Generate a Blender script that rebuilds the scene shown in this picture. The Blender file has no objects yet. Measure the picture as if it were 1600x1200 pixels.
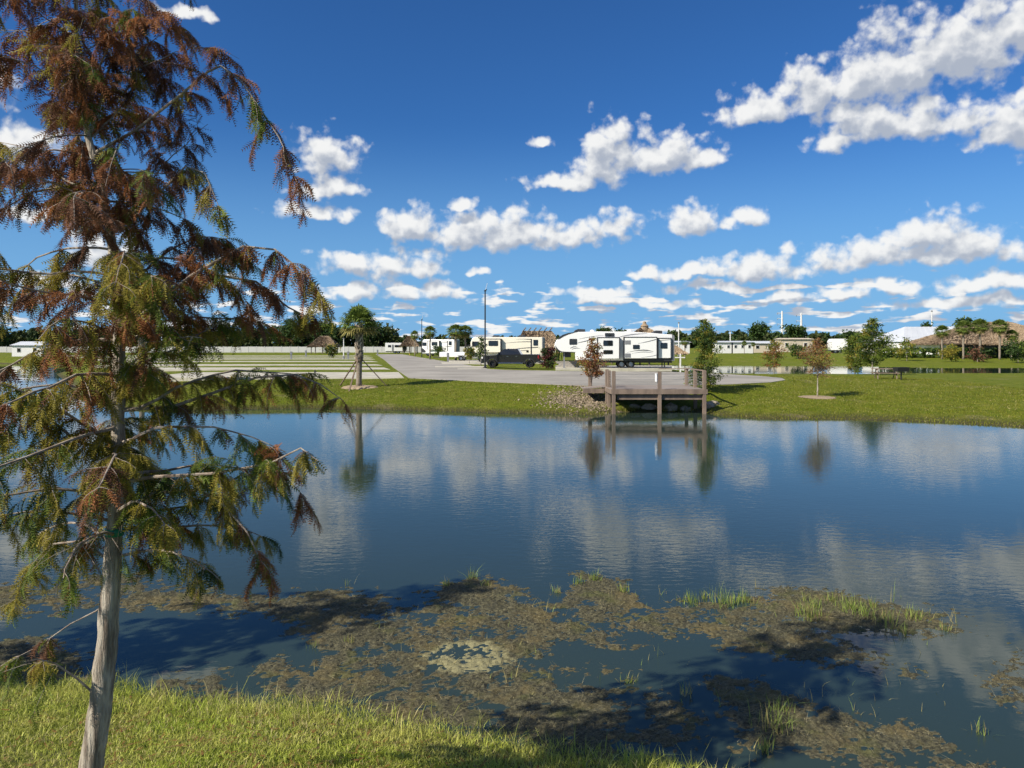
import bpy, bmesh, math, random
import numpy as np
from mathutils import Vector, Matrix, Euler
random.seed(7); np.random.seed(7)
R = math.radians
SC = bpy.context.scene
COL = SC.collection
# ------------------------------------------------------------------ camera, sky, sun, exposure
F, CX, HY, HW = 1150.0, 800.0, 538.0, 3.4        # focal length and horizon measured on the photograph, eye height over the water
cam = bpy.data.cameras.new('camera'); camo = bpy.data.objects.new('camera', cam); COL.objects.link(camo)
cam.sensor_width = 36; cam.lens = 36 * F / 1600; cam.shift_y = -(600 - HY) / 1600
cam.clip_start = 0.05; cam.clip_end = 9000
camo.location = (0, 0, HW); camo.rotation_euler = (R(90), 0, 0)
SC.camera = camo
SC.view_settings.view_transform = 'Standard'; SC.view_settings.look = 'None'
SC.view_settings.gamma = 1; SC.view_settings.use_curve_mapping = False
SC.view_settings.exposure = 0.4
SC.cycles.use_denoising = True
SC.cycles.max_bounces = 5; SC.cycles.diffuse_bounces = 2; SC.cycles.glossy_bounces = 2
SC.cycles.transmission_bounces = 2; SC.cycles.transparent_max_bounces = 6
SUN_AZ, SUN_EL = 236.0, 37.0                        # compass angle of the sun from +Y (view axis), clockwise, and height
sd = Vector((math.sin(R(SUN_AZ)) * math.cos(R(SUN_EL)), math.cos(R(SUN_AZ)) * math.cos(R(SUN_EL)), math.sin(R(SUN_EL))))
sun = bpy.data.lights.new('sun', 'SUN'); suno = bpy.data.objects.new('sun', sun); COL.objects.link(suno)
sun.energy = 5.0; sun.angle = R(0.53); sun.color = (1.0, 0.925, 0.80)
suno.rotation_euler = sd.to_track_quat('Z', 'Y').to_euler(); suno.location = sd * 60

class NT:
    """small helper to wire node trees"""
    def __init__(self, tree): self.t = tree; self.n = tree.nodes; self.l = tree.links
    def new(self, typ, ins=None, **kw):
        n = self.n.new(typ)
        for k, v in kw.items(): setattr(n, k, v)
        for k, v in (ins or {}).items(): self.set(n, k, v)
        return n
    def set(self, n, k, v):
        if isinstance(v, bpy.types.NodeSocket): self.l.new(v, n.inputs[k])
        elif isinstance(v, bpy.types.Node): self.l.new(v.outputs[0], n.inputs[k])
        else: n.inputs[k].default_value = v
    def m(self, op, a, b=0.0, c=None, clamp=False):
        n = self.new('ShaderNodeMath', {0: a, 1: b}, operation=op, use_clamp=clamp)
        if c is not None: self.set(n, 2, c)
        return n.outputs[0]
    def vm(self, op, a, b=None, c=None):
        n = self.new('ShaderNodeVectorMath', {0: a}, operation=op)
        if b is not None: self.set(n, 1, b)
        if c is not None: self.set(n, 2, c)
        return n.outputs['Value'] if op in ('LENGTH', 'DOT_PRODUCT') else n.outputs[0]
    def ss(self, x, lo, hi, a=0.0, b=1.0):
        n = self.new('ShaderNodeMapRange', {0: x, 1: lo, 2: hi, 3: a, 4: b}, interpolation_type='SMOOTHSTEP')
        return n.outputs[0]
    def mix(self, f, a, b):
        n = self.n.new('ShaderNodeMix'); n.data_type = 'RGBA'
        self.set(n, 0, f); self.set(n, 6, a); self.set(n, 7, b)
        return n.outputs[2]
    def noise(self, vec, scale, detail=3, rough=0.55, dist=0.0):
        n = self.new('ShaderNodeTexNoise', {'Scale': scale, 'Detail': detail, 'Roughness': rough, 'Distortion': dist})
        if vec is not None: self.l.new(vec, n.inputs['Vector'])
        return n

def azel(px, py):
    dx, dz = (px - CX) / F, (HY - py) / F
    return math.atan2(dx, 1.0), math.atan2(dz, math.hypot(1, dx))

CLOUDS = [(513,243,52,30),(508,292,52,15),(490,330,66,11),(728,320,32,13),
 (640,350,58,24),(720,362,64,26),(800,356,70,32),(870,368,70,21),(965,352,48,20),
 (960,225,58,34),(1040,240,70,30),(1100,248,38,15),(890,280,66,15),(940,262,52,26),(850,222,28,10),
 (1075,345,45,20),(1160,342,35,14),
 (1600,35,95,50),(1490,75,115,48),(1400,100,80,58),(1330,122,66,38),(1270,142,62,36),(1190,165,62,26),
 (1425,190,95,24),(1340,182,62,26),(1295,215,27,22),(1490,195,48,22),(1590,190,50,40),
 (1450,365,66,26),(1360,395,95,19),(1500,386,72,20),(1430,398,130,15),
 (560,413,66,22),(640,413,66,21),(755,420,20,11),
 (545,455,58,13),(620,455,38,15),(690,455,36,17),
 (1010,425,38,11),(1080,425,54,13),(1190,415,76,24),(1120,448,78,10),
 (930,460,84,11),(975,474,120,8),
 (1235,468,54,11),(1315,458,44,13),(1390,448,42,10),
 (1540,440,64,13),(1480,471,84,12),(1565,468,56,9),
 (160,390,50,24),(40,330,34,10),(30,225,50,22),(290,18,42,10),(80,440,60,12),(-90,120,70,40),(1700,400,80,20),(1720,130,90,50)]

SKY = 0.105                                          # strength of the sky
world = bpy.data.worlds.new('World'); SC.world = world; world.use_nodes = True
def build_world():
    T = NT(world.node_tree)
    for n in list(T.n): T.n.remove(n)
    sky = T.new('ShaderNodeTexSky', sky_type='NISHITA', sun_disc=False)
    sky.sun_elevation = R(SUN_EL); sky.sun_rotation = R(SUN_AZ); sky.altitude = 0; sky.air_density = 1.0; sky.dust_density = 0.3; sky.ozone_density = 3.0
    tc = T.new('ShaderNodeTexCoord')
    s = T.new('ShaderNodeSeparateXYZ', {0: tc.outputs['Generated']})
    azw = T.m('ARCTAN2', s.outputs[0], s.outputs[1]); elw = T.m('ARCSINE', s.outputs[2])
    p = T.new('ShaderNodeCombineXYZ', {0: azw, 1: elw, 2: 0.0}).outputs[0]
    skyc = T.vm('MULTIPLY', sky.outputs[0], (SKY * 0.20, SKY * 0.45, SKY * 0.755))
    # moist air low over the horizon, the same all the way round
    skyc = T.mix(T.ss(elw, 0.0, 0.30, 0.85, 0.0), skyc, (0.165, 0.355, 0.60, 1))
    def density_group(name, blobs, far):
        """cloud density for a direction given as (azimuth, elevation)"""
        g = bpy.data.node_groups.new(name, 'ShaderNodeTree')
        g.interface.new_socket('P', in_out='INPUT', socket_type='NodeSocketVector')
        g.interface.new_socket('D', in_out='OUTPUT', socket_type='NodeSocketFloat')
        G = NT(g); gi = G.n.new('NodeGroupInput'); go = G.n.new('NodeGroupOutput')
        P = gi.outputs[0]
        def n2d(vec, scale, det, rough):
            n = G.noise(vec, scale, det, rough); n.noise_dimensions = '2D'; return n
        w1 = n2d(P, 19, 3, 0.6).outputs['Color']
        Q = G.vm('ADD', P, G.vm('MULTIPLY', G.vm('SUBTRACT', w1, (0.5, 0.5, 0.5)), (0.045, 0.030, 0)))
        sx = G.new('ShaderNodeSeparateXYZ', {0: Q}); az, el = sx.outputs[0], sx.outputs[1]
        Qs = G.new('ShaderNodeSeparateXYZ', {0: G.vm('ADD', P, G.vm('MULTIPLY', G.vm('SUBTRACT', w1, (0.5, 0.5, 0.5)), (0.02, 0.004, 0)))})
        pr = G.new('ShaderNodeCombineXYZ', {0: G.m('MULTIPLY', Qs.outputs[0], 17.0), 1: G.m('MULTIPLY', G.m('POWER', G.m('MAXIMUM', Qs.outputs[1], 0.001), 0.55), 40.0), 2: 0})
        low = G.m('MULTIPLY', G.m('SUBTRACT', n2d(pr.outputs[0], 1.0, 3, 0.5).outputs[0], 0.535), 5.0)
        d = G.m('ADD', low, G.ss(el, 0.066, 0.115, 0.0, -2.4))
        acc = None
        for (cx, cy, rx, ry) in blobs:
            a, e = azel(cx, cy + ry * 0.3)
            ia, ie, k = F / (rx * (1.02 if cy > 400 else 1.06)), F / (ry * (1.35 if cy > 400 or cy < 200 else 1.5)), 1.75
            q1 = G.vm('MULTIPLY_ADD', Q, (ia, ie, 0), (-a * ia, -e * ie, 0))
            q2 = G.vm('MULTIPLY_ADD', Q, (-ia, -ie * k, 0), (a * ia, e * ie * k, 0))
            L = G.vm('LENGTH', G.vm('MAXIMUM', q1, q2))
            acc = L if acc is None else G.m('MINIMUM', acc, L)
        if acc is not None: d = G.m('MAXIMUM', d, G.m('SUBTRACT', 1.0, acc))
        pc = G.vm('MULTIPLY_ADD', Q, (5.0, 9.0, 0), (3.1, 8.2, 0))      # scattered cumulus over the rest of the sky
        gen = G.m('MULTIPLY', G.m('SUBTRACT', n2d(pc, 1.0, 3, 0.5).outputs[0], 0.57), 6.0)
        if not far: gen = G.m('ADD', gen, G.ss(el, 0.46, 0.6, -6.0, 0.0))
        d = G.m('MAXIMUM', d, gen)
        W = G.vm('ADD', G.vm('MULTIPLY', P, (1.0, 1.25, 1.0)), G.vm('MULTIPLY', G.vm('SUBTRACT', n2d(P, 60, 2, 0.5).outputs['Color'], (0.5, 0.5, 0.5)), (0.016, 0.016, 0)))
        def puffs(scale):
            v = G.new('ShaderNodeTexVoronoi', {'Scale': scale}, feature='SMOOTH_F1', voronoi_dimensions='2D'); v.inputs['Smoothness'].default_value = 0.35
            G.l.new(W, v.inputs['Vector']); return v.outputs['Distance']
        det = G.m('MULTIPLY_ADD', puffs(30), -0.70, 0.30)
        det = G.m('ADD', det, G.m('MULTIPLY_ADD', puffs(72), -0.34, 0.14))
        det = G.m('ADD', det, G.m('MULTIPLY_ADD', n2d(P, 40, 5, 0.6).outputs[0], 0.95, -0.475))
        G.l.new(G.m('ADD', d, det), go.inputs[0])
        return g
    def sector(name, blobs, far=False):
        g = density_group(name, blobs, far)
        def dens(off):
            n = T.n.new('ShaderNodeGroup'); n.node_tree = g
            T.l.new(T.vm('ADD', p, off), n.inputs[0]); return n.outputs[0]
        d0 = dens((0, 0, 0)); d1 = dens((-0.007, 0.017, 0))
        alpha = T.m('MULTIPLY', T.ss(d0, -0.08, 0.56), T.ss(elw, -0.01, 0.012))
        shade = T.ss(T.m('SUBTRACT', d1, T.m('MULTIPLY', d0, 0.45)), -0.36, 0.62, 1.0, 0.0)
        ccol = T.mix(shade, (0.33, 0.365, 0.43, 1), (0.71, 0.71, 0.70, 1))
        return T.new('ShaderNodeBackground', {0: T.mix(T.m('MULTIPLY', alpha, 0.96), skyc, ccol), 1: 1.0}).outputs[0]
    # the sky is worked out sector by sector so that each look only meets its own clouds
    EC = 0.19
    cuts = [-0.72, -0.36, -0.2, -0.06, 0.08, 0.22, 0.34, 0.46, 0.80]
    sh = sector('clouds_rest', [], True)
    for i, c in enumerate(cuts):
        if i < len(cuts) - 1:
            lo, hi = c - 0.05, cuts[i + 1] + 0.05
            bl = [b for b in CLOUDS if azel(b[0] + b[2] * 1.2, b[1])[0] > lo and azel(b[0] - b[2] * 1.2, b[1])[0] < hi]
            top = [b for b in bl if b[1] - b[3] * 1.6 < HY - F * (EC - 0.03)]; bot = [b for b in bl if b[1] + b[3] * 1.6 > HY - F * (EC + 0.03)]
            mx = T.new('ShaderNodeMixShader', {0: T.m('GREATER_THAN', elw, EC)})
            T.l.new(sector('clouds', bot), mx.inputs[1]); T.l.new(sector('clouds', top), mx.inputs[2]); nx = mx.outputs[0]
        else: nx = sector('clouds_rest', [], True)
        mx = T.new('ShaderNodeMixShader', {0: T.m('GREATER_THAN', azw, c)})
        T.l.new(sh, mx.inputs[1]); T.l.new(nx, mx.inputs[2]); sh = mx.outputs[0]
    out = T.new('ShaderNodeOutputWorld'); T.l.new(sh, out.inputs[0])
build_world()
world.cycles.sampling_method = 'MANUAL'; world.cycles.sample_map_resolution = 256

# ------------------------------------------------------------------ materials
MATS = {}
def mat(name, base, rough=0.6, var=None, scale=8.0, metallic=0.0, bump=0.0, bscale=40.0, island=0.0, spec=0.5, coat=0.0, stretch=None, trans=0.0, emit=None):
    """principled material; var = second colour mixed by noise; island = brightness spread from piece to piece"""
    if name in MATS: return MATS[name]
    m = bpy.data.materials.new(name); m.use_nodes = True
    T = NT(m.node_tree); b = T.n['Principled BSDF']
    b.inputs['Roughness'].default_value = rough; b.inputs['Metallic'].default_value = metallic
    b.inputs['Specular IOR Level'].default_value = spec; b.inputs['Coat Weight'].default_value = coat
    base = tuple(base) + (1,)
    b.inputs['Base Color'].default_value = base
    tc = T.new('ShaderNodeTexCoord'); vec = tc.outputs['Object']
    if stretch: vec = T.vm('MULTIPLY', vec, stretch)
    c = None
    if var is not None:
        n1 = T.noise(vec, scale, 5, 0.6).outputs[0]
        n1 = T.ss(n1, 0.3, 0.7)
        c = T.mix(n1, base, tuple(var) + (1,))
    if island:
        g = T.new('ShaderNodeNewGeometry')
        f = T.m('MULTIPLY_ADD', g.outputs['Random Per Island'], 2 * island, 1 - island)
        c = T.vm('SCALE', c if c is not None else base[:3]); c.node.inputs['Scale'].default_value = 1
        T.l.new(f, c.node.inputs['Scale'])
    if c is not None: T.l.new(c, b.inputs['Base Color'])
    if bump:
        n2 = T.noise(vec, bscale, 4, 0.6).outputs[0]
        bn = T.new('ShaderNodeBump', {'Height': n2, 'Strength': bump, 'Distance': 0.02})
        T.l.new(bn.outputs[0], b.inputs['Normal'])
    if trans:
        tr = T.new('ShaderNodeBsdfTranslucent')
        if c is not None: T.l.new(c, tr.inputs[0])
        else: tr.inputs[0].default_value = base
        mx = T.new('ShaderNodeMixShader', {0: trans})
        T.l.new(b.outputs[0], mx.inputs[1]); T.l.new(tr.outputs[0], mx.inputs[2])
        T.l.new(mx.outputs[0], T.n['Material Output'].inputs[0])
    MATS[name] = m
    return m

# ------------------------------------------------------------------ object helpers
def link(o, parent=None):
    COL.objects.link(o)
    if parent is not None: o.parent = parent
    return o
def tag(o, label=None, cat=None, group=None, kind=None):
    if label: o['label'] = label
    if cat: o['category'] = cat
    if group: o['group'] = group
    if kind: o['kind'] = kind
    return o
def empty(name, loc=(0, 0, 0), rz=0.0, label=None, cat=None, group=None):
    o = bpy.data.objects.new(name, None); o.empty_display_size = 0.2
    COL.objects.link(o); o.location = loc; o.rotation_euler = (0, 0, rz)
    return tag(o, label, cat, group)
def mesh_np(name, verts, faces, mats, midx=None, smooth=False):
    """mesh from numpy: faces is (n,3) or (n,4)"""
    me = bpy.data.meshes.new(name)
    verts = np.asarray(verts, np.float32); faces = np.asarray(faces, np.int32)
    k = faces.shape[1]
    me.vertices.add(len(verts)); me.vertices.foreach_set('co', verts.ravel())
    me.loops.add(faces.size); me.loops.foreach_set('vertex_index', faces.ravel())
    me.polygons.add(len(faces)); me.polygons.foreach_set('loop_start', np.arange(0, faces.size, k, dtype=np.int32))
    if midx is not None: me.polygons.foreach_set('material_index', np.asarray(midx, np.int32))
    me.polygons.foreach_set('use_smooth', np.full(len(faces), smooth))
    for m in (mats if isinstance(mats, (list, tuple)) else [mats]): me.materials.append(m)
    me.update(calc_edges=True)
    return me
class MB:
    """collects solid shapes into one mesh"""
    def __init__(self): self.v = []; self.f = []
    def add(self, vs, fs):
        o = len(self.v); self.v += [tuple(p) for p in vs]; self.f += [tuple(i + o for i in f) for f in fs]; return self
    def box(self, x0, x1, y0, y1, z0, z1):
        v = [(x, y, z) for x in (x0, x1) for y in (y0, y1) for z in (z0, z1)]
        return self.add(v, [(0,1,3,2),(4,6,7,5),(0,4,5,1),(2,3,7,6),(0,2,6,4),(1,5,7,3)])
    def bar(self, a, b, w, h=None, up=(0, 0, 1)):
        a, b = Vector(a), Vector(b); h = h or w; d = (b - a).normalized(); up = Vector(up)
        if abs(d.dot(up)) > 0.99: up = Vector((0, 1, 0))
        s = d.cross(up).normalized(); u = s.cross(d)
        v = [p + s * (w / 2 * i) + u * (h / 2 * j) for p in (a, b) for (i, j) in ((-1, -1), (1, -1), (1, 1), (-1, 1))]
        return self.add(v, [(0,3,2,1),(4,5,6,7),(0,1,5,4),(1,2,6,5),(2,3,7,6),(3,0,4,7)])
    def tube(self, pts, rad, n=8, cap=True):
        pts = [Vector(p) for p in pts]
        rad = rad if isinstance(rad, (list, tuple)) else [rad] * len(pts)
        vs, fs = [], []; s = None
        for i, p in enumerate(pts):
            d = (pts[min(i + 1, len(pts) - 1)] - pts[max(i - 1, 0)]).normalized()
            if s is None: s = d.orthogonal().normalized()
            s = (s - d * s.dot(d)).normalized(); u = d.cross(s)
            vs += [p + (s * math.cos(6.2832 * k / n) + u * math.sin(6.2832 * k / n)) * rad[i] for k in range(n)]
        for i in range(len(pts) - 1):
            for k in range(n):
                k2 = (k + 1) % n; fs.append((i * n + k, i * n + k2, (i + 1) * n + k2, (i + 1) * n + k))
        if cap: fs.append(tuple(range(n - 1, -1, -1))); fs.append(tuple(range((len(pts) - 1) * n, len(pts) * n)))
        return self.add(vs, fs)
    def prism(self, poly, y0, y1, axis='y'):
        """polygon in (x,z) pulled along y, or (x,y) pulled along z"""
        n = len(poly)
        if axis == 'y': v = [(x, y0, z) for x, z in poly] + [(x, y1, z) for x, z in poly]
        elif axis == 'x': v = [(y0, x, z) for x, z in poly] + [(y1, x, z) for x, z in poly]
        else: v = [(x, y, y0) for x, y in poly] + [(x, y, y1) for x, y in poly]
        fs = [tuple(range(n)), tuple(range(2 * n - 1, n - 1, -1))] + [(i, i + n, (i + 1) % n + n, (i + 1) % n) for i in range(n)]
        return self.add(v, fs)
    def lathe(self, prof, n=16, c=(0, 0, 0)):
        vs = [(c[0] + r * math.cos(6.28319 * k / n), c[1] + r * math.sin(6.28319 * k / n), c[2] + z) for r, z in prof for k in range(n)]
        fs = [(i * n + k, i * n + (k + 1) % n, (i + 1) * n + (k + 1) % n, (i + 1) * n + k) for i in range(len(prof) - 1) for k in range(n)]
        return self.add(vs, fs)
    def build(self, name, m, parent=None, smooth=False, bevel=0.0, fix=True):
        me = bpy.data.meshes.new(name); me.from_pydata([tuple(p) for p in self.v], [], self.f)
        if fix:
            bm = bmesh.new(); bm.from_mesh(me); bmesh.ops.recalc_face_normals(bm, faces=bm.faces); bm.to_mesh(me); bm.free()
        if smooth: me.polygons.foreach_set('use_smooth', [True] * len(me.polygons))
        me.materials.append(m)
        o = link(bpy.data.objects.new(name, me), parent)
        if bevel:
            b = o.modifiers.new('bevel', 'BEVEL'); b.width = bevel; b.segments = 2; b.limit_method = 'ANGLE'; b.angle_limit = R(35)
        return o
def copy_tree(o, parent=None):
    c = o.copy(); COL.objects.link(c); c.parent = parent
    for ch in list(o.children):
        if ch.name in COL.objects: copy_tree(ch, c)
    return c

# ------------------------------------------------------------------ terrain
def at0(px, py, z=0.0):
    d = (HW - z) * F / (py - HY); return ((px - CX) / F * d, d)
def poly0(pts, z=0.0): return np.array([at0(x, y, z) for x, y in pts])
POND = np.array([(60, -6), (30, 0.5), (14, 2.6), (6, 4.1), (3.2, 5.0)] + [at0(*p) for p in ((1000,1195),(900,1178),(760,1150),(600,1126),(480,1106),(300,1098),(170,1078),(0,1074))]
     + [(-8, 7.5), (-14, 8.2), (-40, 9), (-160, 12), (-190, 70), (-150, 128), (-95, 133), (-66, 112), (-52, 84), (-38, 63), (-28, 47), (-21.5, 39.3)]
     + [at0(*p) for p in ((300,641),(480,638),(600,640),(700,643),(760,645),(880,647),(935,650))] + [(5.0, 36.9), (9.2, 37.2), (10.2, 34.6)]
     + [at0(*p) for p in ((1200,655),(1277,656),(1360,657),(1450,660),(1540,664),(1600,668))] + [(30, 27), (60, 22)])
Z2 = 0.45
POND2 = np.array([(20, 76), (27, 72)] + [at0(*p, Z2) for p in ((1160,583.5),(1330,584.5),(1460,583),(1600,583))] + [(95, 78), (130, 82), (130, 98)] + [at0(*p, Z2) for p in ((1600,575),(1450,575),(1330,572),(1130,571.5),(1060,571))] + [(18, 98)])
ROAD_PX = [(587,553.6),(600,562),(614,574),(639,591),(690,593.5),(760,597),(850,600.5),(920,603.5),(1000,604),(1080,602.5),(1150,600.5),(1205,597.5),(1227,594),(1222,591),(1190,588),(1130,584.5),(1050,581.5),(960,580.5),(860,579.5),(790,578.2),(765,577),(735,571),(700,565.5),(672,561),(650,557.5),(628,553.6)]
ZR = 1.0
ROAD = poly0(ROAD_PX, ZR)
def sdf(poly, x, y):
    """signed distance to polygon (negative inside), numpy arrays"""
    x = np.asarray(x, float); y = np.asarray(y, float)
    d = np.full(x.shape, 1e18); ins = np.zeros(x.shape, bool); n = len(poly)
    for i in range(n):
        ax, ay = poly[i]; bx, by = poly[(i + 1) % n]
        ex, ey = bx - ax, by - ay; wx, wy = x - ax, y - ay
        t = np.clip((wx * ex + wy * ey) / (ex * ex + ey * ey), 0, 1)
        d = np.minimum(d, (wx - ex * t) ** 2 + (wy - ey * t) ** 2)
        c = ((ay <= y) & (by > y)) | ((by <= y) & (ay > y))
        with np.errstate(divide='ignore', invalid='ignore'):
            xi = ax + (y - ay) / (by - ay) * ex if by != ay else np.full(x.shape, 1e9)
        ins ^= c & (x < xi)
    d = np.sqrt(d); return np.where(ins, -d, d)
def sstep(a, b, x):
    t = np.clip((x - a) / (b - a), 0, 1); return t * t * (3 - 2 * t)
def vnoise(x, y, s, seed=0):
    """cheap smooth value noise"""
    x = np.asarray(x, float) * s + seed * 17.3; y = np.asarray(y, float) * s + seed * 5.9
    xi = np.floor(x); yi = np.floor(y); fx = x - xi; fy = y - yi
    fx = fx * fx * (3 - 2 * fx); fy = fy * fy * (3 - 2 * fy)
    def h(a, b):
        v = np.sin(a * 127.1 + b * 311.7 + seed * 7.7) * 43758.5453; return v - np.floor(v)
    return (h(xi, yi) * (1 - fx) + h(xi + 1, yi) * fx) * (1 - fy) + (h(xi, yi + 1) * (1 - fx) + h(xi + 1, yi + 1) * fx) * fy
def fbm(x, y, s, seed=0, oct=4):
    t = 0; a = 0.5
    for i in range(oct): t = t + a * vnoise(x, y, s * 2 ** i, seed + i); a *= 0.5
    return t / (1 - 0.5 ** oct)
def height(x, y):
    x = np.asarray(x, float); y = np.asarray(y, float)
    s1 = sdf(POND, x, y); s2 = sdf(POND2, x, y); sr = sdf(ROAD, x, y)
    s1 = s1 + (vnoise(x, y, 0.9, 3) - 0.5) * 0.25 * sstep(60, 20, y)
    near = y < 18
    top = np.where(near, 0.0, 1.0 + 0.6 * sstep(112, 130, y) * sstep(15, 35, x))
    L = np.where(near, 1, 4.5 + 5.0 * sstep(9, 17, x) * sstep(75, 60, y))
    s = np.minimum(s1, s2 * 1.1)
    e = lambda q, l: 1 - np.exp(-np.maximum(q, 0) / l)
    z1 = np.where(s1 > 0, top * e(s1, L), np.maximum(s1 * 0.22, -0.7))
    z2 = np.where(s2 > 0, Z2 + (top + 0.15 - Z2) * e(s2, 20.0), Z2 + np.maximum(s2 * 0.22, -0.7))
    zf = np.minimum(z1, z2)
    w = sstep(3.4, 0.3, sr); zf = np.where(near, zf, zf * (1 - w) + ZR * w)
    zn = np.where(s1 > 0, np.minimum(s1 * 0.27, 1.85 + s1 * 0.002), np.maximum(s1 * 0.22, -0.7))
    z = np.where(near, zn, zf)
    return z + (fbm(x, y, 0.35, 11) - 0.5) * 0.08 * np.clip(s, 0, 1) * sstep(0.0, 1.5, np.where(near, 9, sr))
def hz(x, y): return float(height(np.array([x]), np.array([y]))[0])
def at(px, py):
    """where the sight line through a photo point meets the ground"""
    dx, dz = (px - CX) / F, (HY - py) / F
    d = np.concatenate([np.arange(3, 80, 0.05), np.arange(80, 400, 0.25)])
    below = (HW + dz * d) <= height(dx * d, d)
    i = int(np.argmax(below)) if below.any() else len(d) - 1
    return Vector((dx * d[i], d[i], hz(dx * d[i], d[i])))

def axis_steps(*segs):
    out = []
    for a, b, st in segs: out += list(np.arange(a, b, st))
    return np.array(out + [segs[-1][1]])
def ground_material():
    m = bpy.data.materials.new('lawn'); m.use_nodes = True
    T = NT(m.node_tree); b = T.n['Principled BSDF']; b.inputs['Roughness'].default_value = 0.85; b.inputs['Specular IOR Level'].default_value = 0.15
    tc = T.new('ShaderNodeTexCoord'); P = tc.outputs['Object']
    big = T.noise(P, 0.16, 4, 0.6).outputs[0]; mid = T.noise(P, 1.3, 5, 0.65).outputs[0]; fine = T.noise(P, 9, 4, 0.7).outputs[0]
    c = T.mix(T.ss(fine, 0.3, 0.7), (0.075, 0.105, 0.004, 1), (0.165, 0.20, 0.008, 1))
    c = T.mix(T.m('MULTIPLY', T.ss(mid, 0.45, 0.72), 0.8), c, (0.23, 0.22, 0.035, 1))
    c = T.mix(T.m('MULTIPLY', T.ss(big, 0.52, 0.7), 0.45), c, (0.20, 0.205, 0.02, 1))
    z = T.new('ShaderNodeSeparateXYZ', {0: P}).outputs[2]
    zz = T.m('ADD', z, T.m('MULTIPLY', T.m('SUBTRACT', mid, 0.5), 0.16))
    c = T.mix(T.ss(zz, 0.03, 0.24, 0.9, 0.0), c, (0.075, 0.065, 0.03, 1))     # wet earth and dead stems at the water line
    # worn, dry patches of bank
    dry = T.ss(T.noise(T.vm('ADD', P, (31, 7, 0)), 0.42, 3, 0.5).outputs[0], 0.60, 0.70)
    dry = T.m('MULTIPLY', dry, T.ss(fine, 0.35, 0.65))
    c = T.mix(T.m('MULTIPLY', dry, 0.7), c, (0.27, 0.215, 0.12, 1))
    T.l.new(c, b.inputs['Base Color'])
    bn = T.new('ShaderNodeBump', {'Height': T.m('ADD', fine, T.noise(P, 30, 3, 0.7).outputs[0]), 'Strength': 0.9, 'Distance': 0.06})
    T.l.new(bn.outputs[0], b.inputs['Normal'])
    return m
M_LAWN = ground_material()
def build_ground():
    xs = axis_steps((-3000, -400, 400), (-400, -120, 20), (-120, -30, 2.0), (-30, -8, 0.5), (-8, 6, 0.2), (6, 26, 0.4), (26, 60, 1.5), (60, 140, 4), (140, 400, 20), (400, 3000, 400))
    ys = axis_steps((-60, -8, 4), (-8, 2, 0.6), (2, 9, 0.14), (9, 18, 0.6), (18, 30, 0.9), (30, 54, 0.28), (54, 80, 0.7), (80, 160, 1.5), (160, 300, 10), (300, 4500, 300))
    X, Y = np.meshgrid(xs, ys); Z = height(X, Y)
    v = np.stack([X, Y, Z], -1).reshape(-1, 3); nx, ny = len(xs), len(ys)
    i = np.arange(nx * ny).reshape(ny, nx)
    f = np.stack([i[:-1, :-1], i[:-1, 1:], i[1:, 1:], i[1:, :-1]], -1).reshape(-1, 4)
    o = link(bpy.data.objects.new('ground', mesh_np('ground', v, f, M_LAWN, smooth=True))); tag(o, kind='structure')
build_ground()
def water_material():
    m = bpy.data.materials.new('pond_water'); m.use_nodes = True
    T = NT(m.node_tree); b = T.n['Principled BSDF']
    b.inputs['Roughness'].default_value = 0.015; b.inputs['IOR'].default_value = 1.33
    P = T.new('ShaderNodeTexCoord').outputs['Object']
    n0 = T.noise(P, 0.22, 3, 0.5).outputs[0]
    c = T.mix(n0, (0.022, 0.039, 0.031, 1), (0.035, 0.051, 0.039, 1)); T.l.new(c, b.inputs['Base Color'])
    r1 = T.noise(T.vm('MULTIPLY', P, (0.75, 1.5, 1)), 5.5, 3, 0.55, 0.4).outputs[0]
    r2 = T.noise(T.vm('MULTIPLY', P, (1, 1.3, 1)), 0.8, 2, 0.5).outputs[0]
    gust = T.noise(P, 0.11, 2, 0.5).outputs[0]
    y = T.new('ShaderNodeSeparateXYZ', {0: P}).outputs[1]
    amp = T.m('MULTIPLY', T.ss(gust, 0.3, 0.65, 0.25, 1.0), T.ss(y, 30, 37, 1.0, 0.35))
    amp = T.m('MULTIPLY', amp, T.ss(y, 8.5, 11, 0.22, 1.0))
    hgt = T.m('ADD', T.m('MULTIPLY', T.m('MULTIPLY', r1, amp), 0.0033), T.m('MULTIPLY', r2, 0.0015))
    bn = T.new('ShaderNodeBump', {'Height': hgt, 'Strength': 1.0, 'Distance': 1.0}); T.l.new(bn.outputs[0], b.inputs['Normal'])
    return m
M_WATER = water_material()
def sheet(name, poly, z, m, kind='structure', thick=0.0, skirt=0.3):
    mb = MB(); mb.prism([tuple(p) for p in poly], z - skirt, z, 'z')
    o = mb.build(name, m); return tag(o, kind=kind)
for nm, b in (('pond_water', (-200, 70, -10, 140)), ('far_pond_water', (14, 134, 66.0, 112))):
    if nm == 'far_pond_water': z = Z2
    else: z = 0.0
    x0, x1, y0, y1 = b
    if nm == 'pond_water':
        me = mesh_np(nm, [(x0,y0,z),(x1,y0,z),(x1,y1,z),(x0,y1,z)], [(0,1,2,3)], M_WATER)
        me.clear_geometry(); me.from_pydata([(-200,-10,0),(70,-10,0),(70,60,0),(-30,60,0),(-30,140,0),(-200,140,0)], [], [(0,1,2,3,4,5)])
        me.materials.clear(); me.materials.append(M_WATER)
    else: me = mesh_np(nm, [(x0,y0,z),(x1,y0,z),(x1,y1,z),(x0,y1,z)], [(0,1,2,3)], M_WATER)
    tag(link(bpy.data.objects.new(nm, me)), kind='structure')
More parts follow.
